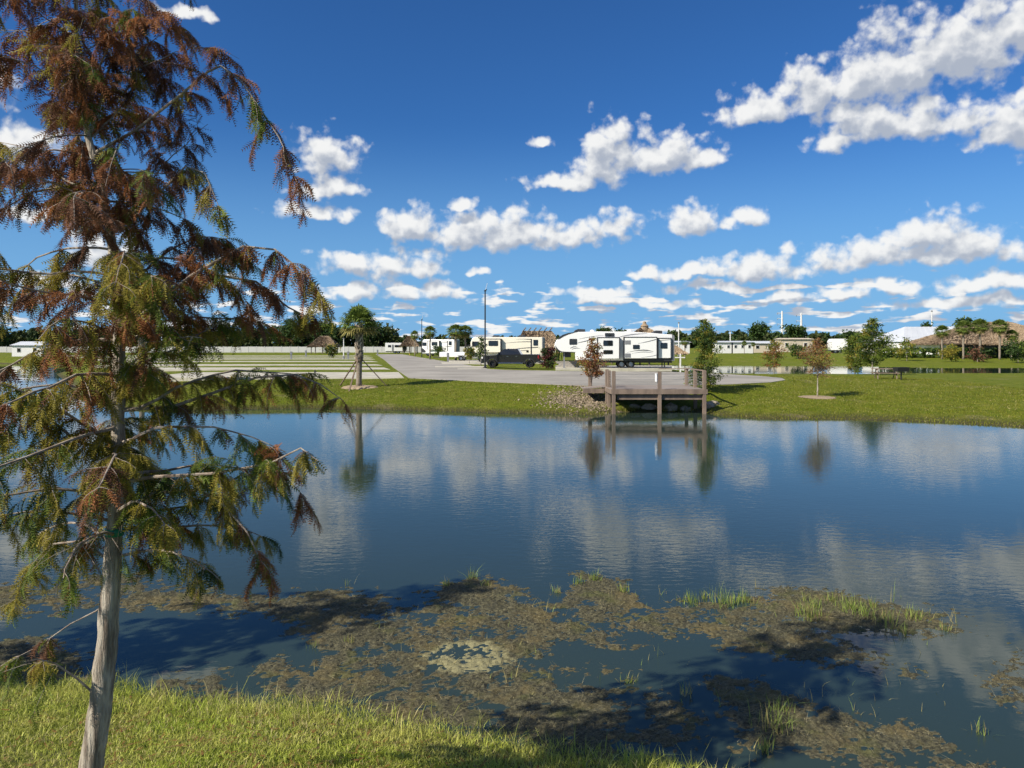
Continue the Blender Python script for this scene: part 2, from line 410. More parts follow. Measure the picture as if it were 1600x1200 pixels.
M_ASPH = mat('asphalt', (0.26, 0.24, 0.205), 0.85, var=(0.38, 0.35, 0.30), scale=0.22, bump=0.5, bscale=60, spec=0.3)
M_CONC = mat('concrete', (0.42, 0.39, 0.31), 0.8, var=(0.55, 0.51, 0.41), scale=0.8, bump=0.2, bscale=30, spec=0.3)
sheet('road', ROAD, ZR + 0.02, M_ASPH)
def pads():
    # camping pads left of the road: one concrete strip after the other, grass between
    for k, (ya, yb, xr, xl) in enumerate(((590.8,582.0,640,-160),(577.6,574.6,616,-120),(571.3,569.5,603,-60),(565.6,564.3,595,0),(561.6,560.4,590,100),(558.6,557.8,586,200),(556.4,555.8,584,250))):
        da, db = at0(0, ya, ZR)[1], at0(0, yb, ZR)[1]
        xa, xb = (xr - CX) / F * da - 0.4, (xr - 10 - CX) / F * db - 0.4
        x0 = (-27, -38, -47, -56, -66, -80, -95)[k]
        sheet('camping_pad', [(x0, da), (xa, da), (xb, db), (x0, db)], ZR + 0.03, M_CONC)
    # pads on the far side of the road under the vehicles
    for (xa, xb, ya, yb) in ((690, 762, 569.0, 566.2), (680, 760, 574.2, 572.2), (715, 752, 577.2, 576.2), (868, 1050, 576.0, 571.5), (700, 850, 566, 562.5)):
        p = poly0([(xa, ya), (xb, ya), (xb, yb), (xa, yb)], ZR); sheet('camping_pad', p, ZR + 0.026, M_CONC)
    sheet('path', [(58, 79), (95, 80), (95, 77.5), (60, 77.3)], 0.55, M_CONC)
pads()
# ------------------------------------------------------------------ vegetation
def frames(fwd, up=(0, 0, 1)):
    """orthonormal frames (n,3,3): columns side, forward, up"""
    f = fwd / np.linalg.norm(fwd, axis=1, keepdims=True)
    u = np.broadcast_to(np.asarray(up, float), f.shape)
    s = np.cross(f, u); ln = np.linalg.norm(s, axis=1, keepdims=True)
    s = np.where(ln < 1e-4, np.array([1.0, 0, 0]), s / np.maximum(ln, 1e-6)); u = np.cross(s, f)
    return np.stack([s, f, u], -1)
def spin(fr, ang):
    """turn frames about their own forward axis"""
    c, s = np.cos(ang)[:, None], np.sin(ang)[:, None]
    a = fr[:, :, 0] * c + fr[:, :, 2] * s; b = -fr[:, :, 0] * s + fr[:, :, 2] * c
    return np.stack([a, fr[:, :, 1], b], -1)
def scatter(tv, tf, pos, fr, size, cls=None):
    """copies of a small template (verts, triangles) at positions with frames and sizes -> verts, faces, class per face"""
    n, k = len(pos), len(tv)
    size = np.asarray(size, float)
    size = size[:, None] if size.ndim == 1 else size
    if size.shape[1] == 1: size = np.repeat(size, 3, 1)
    v = np.einsum('nij,nkj->nki', fr, tv[None] * size[:, None, :]) + pos[:, None, :]
    f = tf[None] + (np.arange(n) * k)[:, None, None]
    c = np.zeros(n * len(tf), int) if cls is None else np.repeat(cls, len(tf))
    return v.reshape(-1, 3), f.reshape(-1, tf.shape[1]), c
def join(parts):
    vs, fs, cs, o = [], [], [], 0
    for v, f, c in parts: vs.append(v); fs.append(f + o); cs.append(c); o += len(v)
    return np.concatenate(vs), np.concatenate(fs), np.concatenate(cs)
def feather(pairs=8, needle=0.16, curve=0.25):
    """a cypress leaf spray one unit long along +Y: a stem with two rows of needles"""
    v, f = [], []
    y = lambda t: t; z = lambda t: -curve * t * t
    v += [(-.020, 0, 0), (.020, 0, 0), (.014, .5, z(.5)), (-.014, .5, z(.5)), (0, 1.0, z(1.0))]; f += [(0, 1, 2), (0, 2, 3), (3, 2, 4)]
    for i in range(pairs):
        t = 0.06 + 0.9 * i / (pairs - 1); ln = needle * (0.55 + 0.9 * math.sin(math.pi * min(1, t * 0.8 + 0.15)))
        for s in (-1, 1):
            o = len(v); a = random.uniform(0.5, 0.9)
            v += [(0, t - .040, z(t)), (0, t + .045, z(t)), (s * ln, t + ln * a, z(t) - ln * random.uniform(-.1, .45))]; f.append((o, o + 1, o + 2))
    return np.array(v), np.array(f)
M_BARK_C = mat('cypress_bark', (0.50, 0.45, 0.37), 0.9, var=(0.17, 0.135, 0.105), scale=26, bump=1.0, bscale=60, stretch=(1, 1, 0.14), spec=0.15)
M_TWIG = mat('cypress_twig', (0.40, 0.35, 0.29), 0.8, var=(0.19, 0.14, 0.11), scale=20, spec=0.2)
M_RUST = mat('foliage_rust', (0.290, 0.122, 0.050), 0.7, island=0.35, trans=0.40, spec=0.2)
M_BROWN = mat('foliage_brown', (0.185, 0.092, 0.054), 0.7, island=0.35, trans=0.35, spec=0.2)
M_OLIVE = mat('foliage_olive', (0.310, 0.262, 0.042), 0.65, island=0.35, trans=0.45, spec=0.25)
M_GREEN = mat('foliage_green', (0.135, 0.185, 0.026), 0.6, island=0.35, trans=0.40, spec=0.25)
M_DEEP = mat('foliage_deep_green', (0.040, 0.075, 0.018), 0.6, island=0.4, trans=0.25, spec=0.25)
M_TAN = mat('foliage_tan', (0.26, 0.18, 0.075), 0.8, island=0.3, trans=0.3, spec=0.15)
def limb_path(p, d, length, droop, n=9, wob=0.10):
    pts = [Vector(p)]; d = Vector(d).normalized(); st = length / n
    for i in range(n):
        d = (d + Vector((random.gauss(0, wob), random.gauss(0, wob), random.gauss(0, wob) - droop * (0.4 + 1.6 * i / n))) * 0.5).normalized()
        pts.append(pts[-1] + d * st)
    return pts
def hero_cypress():
    D = 4.2
    px = [(136,1262,36),(140,1215,35),(150,1150,34),(160,1080,33),(167,1000,30),(175,900,27),(181,800,22),(184,700,20),(185,600,19),(186,500,17),(180,430,15),(172,360,13),(160,300,11.5),(148,250,11),(135,200,9.5),(126,140,8),(119,60,6.5),(117,-40,5.5),(120,-160,4.5),(124,-290,3),(126,-400,1.5)]
    W = lambda x, y, d=D: Vector(((x - CX) / F * d, d, HW + (HY - y) / F * d))
    tp = [W(x, y) for x, y, w in px]; tr = [w / 2 / F * D for x, y, w in px]
    base = Vector((tp[1].x, D, hz(tp[1].x, D)))
    tp[0] = Vector((tp[0].x, D, base.z - 0.12)); tr[0] = 0.085
    root = empty('bald_cypress_tree', base, label='tall slender cypress with drooping rust and olive feathery foliage on the near grassy bank', cat='tree', group='cypress trees along the near bank')
    rel = lambda p: p - base
    fp, fr_ = [], []
    for k in range(len(tp) - 1):                    # uneven, slightly lumpy stem
        for q in range(7): t = q / 7; fp.append(tp[k].lerp(tp[k + 1], t) + Vector((random.gauss(0, .0016), random.gauss(0, .0016), 0))); fr_.append((tr[k] + (tr[k + 1] - tr[k]) * t) * (1 + random.gauss(0, .028)))
    fp.append(tp[-1]); fr_.append(tr[-1])
    mb = MB(); mb.tube([rel(p) for p in fp], fr_, 20)
    for v_i, p in enumerate(mb.v):
        k = 1 + .045 * math.sin(p[2] * 9 + (v_i % 20) * .95) * math.sin((v_i % 20) * 1.9 + p[2] * 3.1); ax = rel(fp[min(len(fp) - 1, v_i // 20)]); mb.v[v_i] = (ax.x + (p[0] - ax.x) * k, ax.y + (p[1] - ax.y) * k, p[2])
    mb.build('trunk', M_BARK_C, root, smooth=True)
    def trunk_at(z):
        for a, b, ra, rb in zip(tp, tp[1:], tr, tr[1:]):
            if a.z <= z <= b.z: t = (z - a.z) / (b.z - a.z); return a.lerp(b, t), ra + (rb - ra) * t
        return tp[-1], 0.003
    limbs = []                                    # (points, radius at root)
    def pxl(pts, dd, r):
        limbs.append(([W(x, y, D + dd * i / (len(pts) - 1)) for i, (x, y) in enumerate(pts)], r))
    pxl([(146,240),(210,205),(280,150),(325,112),(345,103),(378,128),(412,178),(436,215),(452,250),(463,290)], -0.25, .009)
    pxl([(140,215),(170,110),(190,60),(230,70),(270,40)], .3, .008)
    pxl([(125,125),(150,115),(180,50),(215,30),(260,20)], -.3, .007)
    pxl([(172,350),(230,320),(290,260),(320,270),(345,330)], -.3, .009)
    pxl([(186,500),(260,455),(340,430),(400,440),(450,480),(490,500),(500,470)], .35, .011)
    pxl([(186,520),(300,430),(380,385),(430,390),(480,430),(500,460)], -.2, .011)
    pxl([(185,640),(265,637),(330,615),(400,590),(460,585),(500,600),(535,625)], .3, .012)
    pxl([(184,755),(240,745),(330,740),(420,725),(470,700),(497,720)], -.3, .012)
    pxl([(181,815),(240,770),(310,765),(350,790),(385,830),(405,870),(416,895)], -.15, .011)
    pxl([(182,790),(230,800),(300,790),(380,740),(440,740),(480,780)], .3, .010)
    pxl([(152,1088),(120,1060),(85,1036),(60,1030),(40,1034)], -.25, .007)
    pxl([(170,940),(150,955),(110,975),(60,1010),(20,1030)], -.1, .007)
    pxl([(175,880),(130,845),(80,850),(40,900),(20,950)], .2, .009)
    pxl([(150,300),(110,290),(50,300),(0,330),(-8,390)], -.2, .008)
    pxl([(160,310),(100,280),(40,230),(-10,220)], .2, .008)
    pxl([(184,705),(120,690),(60,640),(20,660),(-10,700)], -.3, .011)
    n_special = len(limbs); n = 92
    for i in range(n):
        z = base.z + 1.45 + (i / n) ** 0.95 * 4.3 + random.uniform(-.04, .04)
        p, r = trunk_at(z); az = i * 2.39996 + random.uniform(-.4, .4)
        h = (z - base.z - 1.3) / 5.0
        ln = (0.80 + 0.55 * math.sin(min(1, h * 1.9 + 0.25) * math.pi * 0.75)) * random.uniform(0.75, 1.15) * (1 if h < 0.62 else max(0.22, 1 - (h - 0.62) * 2.0))
        el = R(random.uniform(-6, 34) + 18 * h)
        d = (math.cos(az) * math.cos(el), math.sin(az) * math.cos(el), math.sin(el))
        env = np.interp(HY - (z - HW) * F / D, [-300, -100, 0, 150, 250, 330, 400, 500, 620, 720, 800, 900, 1000], [90, 190, 260, 240, 190, 170, 300, 310, 290, 310, 270, 190, 120]) / F * D
        ln = min(ln, env * random.uniform(.7, 1.08))
        limbs.append((limb_path(p, d, ln, random.uniform(.06, .26), 10, .20), min(.011, max(0.0035, r * 0.30))))
    br = MB(); P, Fw, Sz, Cl = [], [], [], []
    def classes(h, limb_seed):
        t = min(1, max(0, (h - 0.34) / 0.36)) + limb_seed
        r = random.random()
        if t > 0.62: return 0 if r < .46 else 1 if r < .84 else 2 if r < .97 else 3
        if t > 0.30: return 0 if r < .24 else 1 if r < .42 else 2 if r < .80 else 3
        return 0 if r < .07 else 1 if r < .14 else 2 if r < .66 else 3 if r < .93 else 4
    for li, (pts, r0) in enumerate(limbs):
        m = len(pts); br.tube([rel(p) for p in pts], [r0 * (1 - 0.82 * i / (m - 1)) for i in range(m)], 6)
        total = sum((b - a).length for a, b in zip(pts, pts[1:])); lseed = random.gauss(0, .22)
        h = (pts[0].z - base.z) / 5.4
        bare = li in (8, 10, 11)
        s = random.uniform(.08, .22) * total if not bare else 0.62 * total
        while s < total * 1.001:
            acc, a, b = 0, pts[0], pts[1]
            for a, b in zip(pts, pts[1:]):
                L = (b - a).length
                if acc + L >= s: break
                acc += L
            q = a.lerp(b, min(1, (s - acc) / max(L, 1e-5))); d = (b - a).normalized(); t = s / total
            c0 = classes(h, lseed); big = random.uniform(.55, 1.15) * (1.1 - .3 * t)
            for tw in range(random.randint(3, 5)):                       # a bunch of twigs, each with two rows of leaf sprays
                az = random.uniform(0, 6.283); sl = random.uniform(.12, .30) * big
                sdir = d * random.uniform(.2, .9) + Vector((math.cos(az), math.sin(az), random.uniform(-1.2, .30))) * .75
                sp = limb_path(q, sdir, sl, random.uniform(.15, .75), 5, .20)
                br.tube([rel(x) for x in sp], [.0026, .0022, .0018, .0015, .0012, .0009], 3, cap=False)
                c1 = c0 if random.random() < .7 else classes(h, lseed); k = int(sl / 0.0125) + 4
                for j in range(k):
                    u = (j + random.random() * .8) / k * 4.999; i0 = int(u); w = sp[i0].lerp(sp[i0 + 1], u - i0); dd = (sp[i0 + 1] - sp[i0]).normalized()
                    hh = Vector((-dd.y, dd.x, 0)); hh = hh.normalized() if hh.length > .05 else Vector((1, 0, 0))
                    fd = dd * random.uniform(.5, 1.0) + hh * (1 if j % 2 else -1) * random.uniform(.35, .95) + Vector((0, 0, random.uniform(-1.05, .0)))
                    P.append(rel(w)); Fw.append(fd); Sz.append(random.uniform(.058, .112) * (1 - .25 * u / 5)); Cl.append(c1 if random.random() < .85 else classes(h, lseed))
            s += random.uniform(.06, .19) if h < .55 else random.uniform(.09, .26)
    br.build('branches', M_TWIG, root, fix=False)
    P, Fw, Sz, Cl = np.array(P), np.array(Fw), np.array(Sz), np.array(Cl)
    tz = rel(trunk_at(HW + (HY - 831) / F * D)[0]); keep = (np.hypot(P[:, 0] - tz.x, (P[:, 2] - tz.z) * .8) > .15) | (P[:, 1] > tz.y + .05); P, Fw, Sz, Cl = P[keep], Fw[keep], Sz[keep], Cl[keep]     # the taped stretch of stem is bare
    parts = []; which = np.random.randint(0, 5, len(P))
    for t in range(5):
        tv, tf = feather(7, 0.16, random.uniform(.1, .45)); k = which == t
        fr = spin(frames(Fw[k]), np.random.normal(0, .8, k.sum())); parts.append(scatter(tv, tf, P[k], fr, Sz[k], Cl[k]))
    v, f, c = join(parts)
    me = mesh_np('crown', v, f, [M_RUST, M_BROWN, M_OLIVE, M_GREEN, M_DEEP], c)
    link(bpy.data.objects.new('crown', me), root)
    p, r = trunk_at(HW + (HY - 831) / F * D)
    tie = MB(); tie.lathe([(r + .001, -.022), (r + .006, -.020), (r + .007, 0), (r + .006, .021), (r + .001, .023)], 16, rel(p))
    tag(tie.build('tie_band', mat('green_tape', (0.0, 0.20, 0.13), 0.4), root, smooth=True), label='green plastic tape wrapped round the trunk')
    return root
hero = hero_cypress()
def hero_copy(x, y, rz, sc, label):
    c = copy_tree(hero); c.location = (x, y, hz(x, y) - 0.02); c.rotation_euler = (0, 0, rz); c.scale = (sc, sc, sc); c['label'] = label
hero_copy(-7.1, 6.0, 2.2, 1.0, 'neighbouring slender cypress farther along the near bank, left of the taped one')

LEAF = (np.array([(-.5, 0, 0), (.5, .1, .05), (.35, .9, -.1), (-.2, 1.1, .06)]), np.array([(0, 1, 2), (0, 2, 3)]))
def make_tree(name, h, base_h, prof, mats, wts, n_limb=26, leaf=0.12, per=60, trunk_r=0.05, bark=None, droop=0.12, up=25, seed=1, conical=True, lean=0.0):
    """tree > trunk, crown.  prof(t) gives the crown's half width at relative height t"""
    random.seed(seed); np.random.seed(seed)
    root = empty(name)
    mb = MB(); n = 7; pts = [Vector((lean * (i / n) ** 2 + random.gauss(0, .012 * h) * (i > 0), random.gauss(0, .012 * h) * (i > 0), h * .97 * i / n - (.1 if i == 0 else 0))) for i in range(n + 1)]
    mb.tube(pts, [trunk_r * (1 - .88 * i / n) for i in range(n + 1)], 8)
    P, Fw, Cl = [], [], []
    for i in range(n_limb):
        t = (i + random.random()) / n_limb; z = base_h + (h - base_h) * t
        u = min(n - 1e-4, z / (h * .97) * n); p = pts[int(u)].lerp(pts[int(u) + 1], u - int(u))
        w = prof(t) * random.uniform(.4, 1.3); az = i * 2.4 + random.uniform(-.5, .5); el = R(up + random.uniform(-18, 18))
        lp = limb_path(p, (math.cos(az) * math.cos(el), math.sin(az) * math.cos(el), math.sin(el)), w, droop, 5, .14)
        mb.tube(lp, [trunk_r * .32 * (1 - t * .5) * (1 - .15 * j) for j in range(6)], 4, cap=False)
        cl = np.random.choice(len(wts), p=np.array(wts) / sum(wts))
        k = max(6, int(per * (w / max(prof(.35), .1)) ** 1.0))
        for j in range(k):
            u = random.uniform(.12, 1.0) ** .8 * 4.999; q = lp[int(u)].lerp(lp[int(u) + 1], u - int(u)); g = w * .11 + leaf * .5
            P.append(q + Vector((random.gauss(0, g), random.gauss(0, g), random.gauss(-g * .25, g * .75))))
            Fw.append((random.gauss(math.cos(az) * .6, .6), random.gauss(math.sin(az) * .6, .6), random.gauss(-.35, .5)))
            Cl.append(cl if random.random() < .75 else np.random.choice(len(wts), p=np.array(wts) / sum(wts)))
    mb.build('trunk', bark or M_BARK_C, root, smooth=True, fix=False)
    P, Fw = np.array(P), np.array(Fw)
    v, f, c = scatter(*LEAF, P, spin(frames(Fw), np.random.uniform(0, 6.28, len(P))), np.stack([np.random.uniform(.35, .8, len(P)) * leaf, np.random.uniform(.7, 1.5, len(P)) * leaf, np.full(len(P), leaf)], 1), np.array(Cl))
    link(bpy.data.objects.new('crown', mesh_np('crown', v, f, mats, c)), root)
    return root
def put(o, loc, rz=0.0, sc=1.0, label=None, cat=None, group=None):
    o.location = loc; o.rotation_euler = (0, 0, rz); o.scale = (sc, sc, sc) if not isinstance(sc, tuple) else sc
    return tag(o, label, cat, group)
cone = lambda w, p=0.8: (lambda t: w * (min(1, .55 + t * 2.2) * (1 - t) ** p + .06))
ball = lambda w: (lambda t: w * math.sqrt(max(.02, 1 - (2 * t - .95) ** 2)))
GT = 'young trees planted round the ponds'
# young trees near the dock and on the lawn
p = at(925, 618); put(make_tree('young_cypress_tree', 3.15, .95, cone(.85, .6), [M_RUST, M_BROWN, M_OLIVE], [.42, .25, .33], 44, .075, 120, .035, seed=3), p, label='small rusty brown cypress on the gravelly bank left of the dock', cat='tree', group=GT)
p = at(1103, 601.5); put(make_tree('young_cypress_tree', 4.05, .25, lambda t: .95 * (1 - t) ** .55 * min(1, .75 + t) + .08, [M_GREEN, M_DEEP, M_OLIVE], [.55, .30, .15], 74, .080, 150, .045, seed=5), ((1101 - CX) / F * 41.0, 41.0, hz(10.7, 41.0)), label='dense bright green conical cypress right behind the dock corner', cat='tree', group=GT)
p = at(1277, 621); put(make_tree('young_cypress_tree', 3.3, 1.15, lambda t: .95 * math.sin(math.pi * min(1, t * .85 + .22)) ** .7 + .05, [M_TAN, M_RUST, M_BROWN, M_OLIVE], [.40, .34, .12, .14], 48, .07, 110, .045, seed=8), p, label='sparse rusty orange tree in a mulch ring on the right lawn', cat='tree', group=GT)
def pond_tree(px, ytop, d, base, prof, mats, wts, n, leaf, per, r, seed, label, name='young_cypress_tree'):
    X = (px - CX) / F * d; zb = hz(X, d); h = HW + (HY - ytop) / F * d - zb
    put(make_tree(name, h, base, prof, mats, wts, n, leaf, per, r, seed=seed), (X, d, zb), label=label, cat='tree', group=GT)
pond_tree(1209, 533, 69, .7, ball(1.05), [M_RUST, M_OLIVE, M_GREEN], [.4, .35, .25], 34, .12, 80, .05, 11, 'rounded half browned tree at the far pond edge, between the dock and the orange tree')
pond_tree(1363, 497, 66, 1.0, cone(1.95, .75), [M_GREEN, M_DEEP, M_OLIVE], [.5, .35, .15], 62, .14, 125, .07, 13, 'tall pointed green cypress beside the picnic table')
pond_tree(1336, 524, 68, .3, ball(1.35), [M_GREEN, M_OLIVE, M_DEEP], [.4, .3, .3], 38, .14, 105, .06, 14, 'broad bushy green tree just left of the tall pointed cypress', 'leafy_shrub_tree')
def far_tree(px, ybase, ytop, d, prof, mats, wts, seed, label, leaf=.25, n=24, per=50, name='young_tree', base=.15, tr=.06, group=GT, bark=None):
    X = (px - CX) / F * d; zb = hz(X, d); ht = HW + (HY - ytop) / F * d - zb
    return put(make_tree(name, ht, base * ht, prof, mats, wts, n, leaf, per, tr, seed=seed, bark=bark), (X, d, zb), label=label, cat='tree', group=group)
far_tree(1417, 565, 528, 112, cone(2.0), [M_GREEN, M_OLIVE], [.6, .4], 21, 'small conical green tree across the far pond, left of the hedge palms')
far_tree(1486, 570, 540, 108, cone(1.8), [M_OLIVE, M_GREEN], [.6, .4], 22, 'thin yellowish green sapling on the bank before the thatched hall')
far_tree(1527, 570, 545, 107, ball(1.35), [M_BROWN, M_DEEP], [.7, .3], 23, 'dark reddish brown shrubby tree on the bank before the thatched hall')
far_tree(1591, 568, 534, 104, ball(2.4), [M_DEEP, M_GREEN], [.7, .3], 24, 'dense dark green rounded tree at the end of the hedge', per=90)
far_tree(1246, 567, 540, 120, ball(1.5), [M_DEEP, M_GREEN], [.6, .4], 25, 'small dark green tree across the far pond behind the orange tree')
far_tree(518, 559, 538, 128, ball(1.1), [M_DEEP, M_OLIVE], [.5, .5], 26, 'small olive tree on the striped pads beside the little thatched shelter')
far_tree(751, 573, 524, 82, cone(.75, .7), [M_DEEP, M_GREEN], [.7, .3], 27, 'narrow dark young tree in front of the cream motorhome', leaf=.16, base=.2)
far_tree(733, 568, 543, 92, ball(.8), [M_DEEP, M_OLIVE], [.5, .5], 28, 'small thin tree beside the parked trailer, left of the lamp post', leaf=.16, base=.3)
far_tree(686, 558, 541, 120, ball(.9), [M_DEEP, M_GREEN], [.5, .5], 29, 'small leafy tree by the far bend of the road', leaf=.2, base=.3)

# cabbage palms
M_PALMBARK = mat('palm_trunk', (0.30, 0.255, 0.20), 0.95, var=(0.18, 0.145, 0.11), scale=9, bump=0.8, bscale=25, spec=0.1)
M_BOOT = mat('palm_boots', (0.40, 0.34, 0.26), 0.9, island=0.3, spec=0.1)
M_FROND = mat('palm_frond', (0.14, 0.19, 0.035), 0.5, island=0.4, trans=0.25, spec=0.35)
M_FROND2 = mat('palm_frond_old', (0.23, 0.20, 0.06), 0.6, island=0.3, trans=0.25, spec=0.3)
def make_palm(h, seed, r=.17, crown=1.05, fronds=34, boots=True, name='cabbage_palm', low=105):
    random.seed(seed); np.random.seed(seed)
    root = empty(name); th = h - crown * .75
    mb = MB(); n = 10; mb.tube([(random.gauss(0, .012), random.gauss(0, .012), th * i / n - (.1 if i == 0 else 0)) for i in range(n + 1)], [r * (1.25 if i == 0 else 1.0 + .1 * (i / n) ** 2) for i in range(n + 1)], 12)
    mb.build('trunk', M_PALMBARK, root, smooth=True, fix=False)
    if boots:                                   # criss-cross stubs of old leaf bases on the upper trunk
        bt = MB(); m = 0; z = th * .42
        while z < th * 1.0:
            for k in range(5):
                a = k * 1.2566 + m * .63; ca, sa = math.cos(a), math.sin(a); rr = r * 1.02
                a2 = a + random.choice((-.35, .35)); zz = z + random.uniform(-.03, .03)
                bt.bar((ca * rr, sa * rr, zz), (math.cos(a2) * (rr + .085), math.sin(a2) * (rr + .085), zz + .26), .085, .03, up=(ca, sa, 0))
            z += .15; m += 1
        bt.build('boots', M_BOOT, root, fix=False)
    V, Fc, C = [], [], []
    for i in range(fronds):
        t = i / (fronds - 1); az = i * 2.39996 + random.uniform(-.3, .3); el = R(84 - low * t ** 1.25 + random.uniform(-10, 10))
        d = np.array([math.cos(az) * math.cos(el), math.sin(az) * math.cos(el), math.sin(el)])
        p0 = np.array([0, 0, th + .05]) + d * .08; pl = crown * random.uniform(.36, .5); p1 = p0 + d * pl + np.array([0, 0, -.04])
        side = np.cross(d, [0, 0, 1.0]); side /= max(np.linalg.norm(side), 1e-3); up = np.cross(side, d)
        o = len(V); V += [p0 - side * .012, p0 + side * .012, p1 + side * .008, p1 - side * .008]; Fc += [(o, o + 1, o + 2), (o, o + 2, o + 3)]; cl = 1 if t > .86 else 0; C += [cl, cl]
        nb = 15
        for b in range(nb):
            a = (b / (nb - 1) - .5) * 3.5; L = crown * random.uniform(.42, .56) * (1 - .22 * abs(a) / 1.75)
            bd = d * math.cos(a) + side * math.sin(a) + up * (.12 - .10 * abs(a)); w = side * math.cos(a) * .030 * crown - d * math.sin(a) * .030 * crown
            m1 = p1 + bd * L * .6 + np.array([0, 0, -.05 * L]); m2 = p1 + bd * L + np.array([0, 0, -L * random.uniform(.25, .5)])
            o = len(V); V += [p1, m1 - w, m1 + w, m2]; Fc += [(o, o + 2, o + 1), (o + 1, o + 2, o + 3)]; C += [cl, cl]
    link(bpy.data.objects.new('crown', mesh_np('crown', V, Fc, [M_FROND, M_FROND2], C)), root)
    return root
GP = 'cabbage palms of the park'
M_WOOD = mat('weathered_timber', (0.27, 0.205, 0.155), 0.85, var=(0.165, 0.125, 0.098), scale=3, bump=0.5, bscale=30, stretch=(1, 1, .25), spec=0.2)
M_STAKE = mat('brace_timber', (0.13, 0.095, 0.07), 0.85, var=(0.20, 0.15, 0.11), scale=4, spec=0.15)
def braced_palm(px, py, ytop, seed, label):
    g = at(px, py); d = g.y; h = HW + (HY - ytop) / F * d - g.z
    o = put(make_palm(h, seed, .17, 1.5, 64), g, label=label, cat='palm', group=GP)
    for a in (20, 145, 262):
        ca, sa = math.cos(R(a)), math.sin(R(a)); ex, ey = g.x + ca * 1.75, g.y + sa * 1.75
        mb = MB(); mb.bar((ca * .16, sa * .16, 1.75), (ca * 1.75, sa * 1.75, hz(ex, ey) - g.z - .05), .085, .05); mb.build('brace', M_STAKE, o)
    mb = MB(); mb.lathe([(.19, 1.6), (.235, 1.6), (.235, 1.9), (.19, 1.9)], 12); mb.build('brace_collar', M_STAKE, o)
    m = 40; rr = [1.15 * (1 + .18 * random.uniform(-1, 1)) for _ in range(m)]
    vs, fs = [(0, 0, .10)], []
    for ring in (.35, .7, 1.0):
        for k in range(m):
            a = 6.28318 * k / m; x, y = math.cos(a) * rr[k] * ring, math.sin(a) * rr[k] * ring * .9
            vs.append((x, y, hz(g.x + x, g.y + y) - g.z + (.09 * (1 - ring ** 2) + (.03 if ring < 1 else -.03)) + random.uniform(0, .02)))
    for k in range(m): fs.append((0, 1 + k, 1 + (k + 1) % m))
    for q in range(2):
        for k in range(m): a, b = 1 + q * m + k, 1 + q * m + (k + 1) % m; fs.append((a, a + m, b + m, b))
    mb = MB(); mb.add(vs, fs); mb.build('mulch_ring', M_MULCH, o, smooth=False)
    return o
M_MULCH = mat('mulch', (0.42, 0.33, 0.22), 0.95, var=(0.27, 0.20, 0.13), scale=22, bump=1.0, bscale=50, spec=0.1)
braced_palm(561, 605.5, 480, 31, 'stout braced cabbage palm on the far bank beside the road')
braced_palm(222, 604, 476, 32, 'braced cabbage palm on the far bank behind the foreground cypress')
proto = make_palm(5.0, 33, .10, 1.12, 70, False, low=150)
first = [True]
def place_palm(px, ybase, ytop, d, rz, label, sx=1.0):
    X = (px - CX) / F * d; z = hz(X, d); h = HW + (HY - ytop) / F * d - z
    o = proto if first[0] else copy_tree(proto); first[0] = False
    s = h / 5.0; put(o, (X, d, z), rz, (s * sx, s * sx, s), label, 'palm', GP)
place_palm(672, 0, 510, 128, 0, 'cabbage palm standing between the far lamp post and the white motorhome', 1.15)
place_palm(648, 0, 517, 150, 1, 'short browning palm before the far thatched shelter')
place_palm(712, 0, 508, 110, 2, 'bushy cabbage palm leaning over the parked trailer', 1.5)
place_palm(727, 0, 509, 112, 3, 'cabbage palm with paler fronds beside the cream motorhome', 1.3)
for (x, yt, rz, lb) in ((1472, 509, 0, 'leaning cabbage palm at the left end of the thatched hall'), (1505, 502, 1, 'full cabbage palm before the thatched roof, second from the left end'), (1531, 499, 2, 'tall cabbage palm before the thatched ridge'), (1562, 500, 3, 'tall cabbage palm right of the thatched ridge'), (1581, 516, 4, 'shorter cabbage palm near the right end of the thatched hall')):
    place_palm(x, 0, yt, 117, rz, lb, 1.25)
for (x, yt, d, lb) in ((1163, 533, 140, 'little palm standing before the longer white park home'), (1177, 535, 142, 'little palm between the longer park home and the low beige building'), (1070, 528, 120, 'palm beside the short white park home right of the fifth wheel')): place_palm(x, 0, yt, d, x, lb, 1.2)
# banana clump and red shrub by the camp site
def strap_plant(name, px, d, h, n, mats, wid, seed, label, spread=.7):
    random.seed(seed); X = (px - CX) / F * d; root = empty(name, (X, d, hz(X, d)), label=label, cat='plant')
    V, Fc, C = [], [], []
    for i in range(n):
        az = random.uniform(0, 6.28); s = random.uniform(.2, 1) * spread; L = h * random.uniform(.55, 1.0); o = len(V); b = np.array([random.gauss(0, .15), random.gauss(0, .15), L * .35])
        dr = np.array([math.cos(az), math.sin(az), 0]); sd_ = np.array([-math.sin(az), math.cos(az), 0]) * wid
        a1, a2 = b + dr * s * .5 + np.array([0, 0, L * .5]), b + dr * s * 1.2 + np.array([0, 0, L * .55])
        V += [b, a1 - sd_, a1 + sd_, a2]; Fc += [(o, o + 2, o + 1), (o + 1, o + 2, o + 3)]; C += [i % len(mats)] * 2
    link(bpy.data.objects.new('leaves', mesh_np('leaves', V, Fc, mats, C)), root)
    mb = MB()
    for i in range(4): x, y = random.gauss(0, .15), random.gauss(0, .15); mb.tube([(x, y, -.05), (x * 1.3, y * 1.3, h * .5)], [.09, .05], 6)
    mb.build('stem', M_GREEN, root, fix=False)
strap_plant('banana_plant', 873, 97, 4.4, 22, [M_GREEN, M_DEEP], .22, 41, 'dark green banana clump rising between thatch and white trailer', .9)
X = (857 - CX) / F * 79
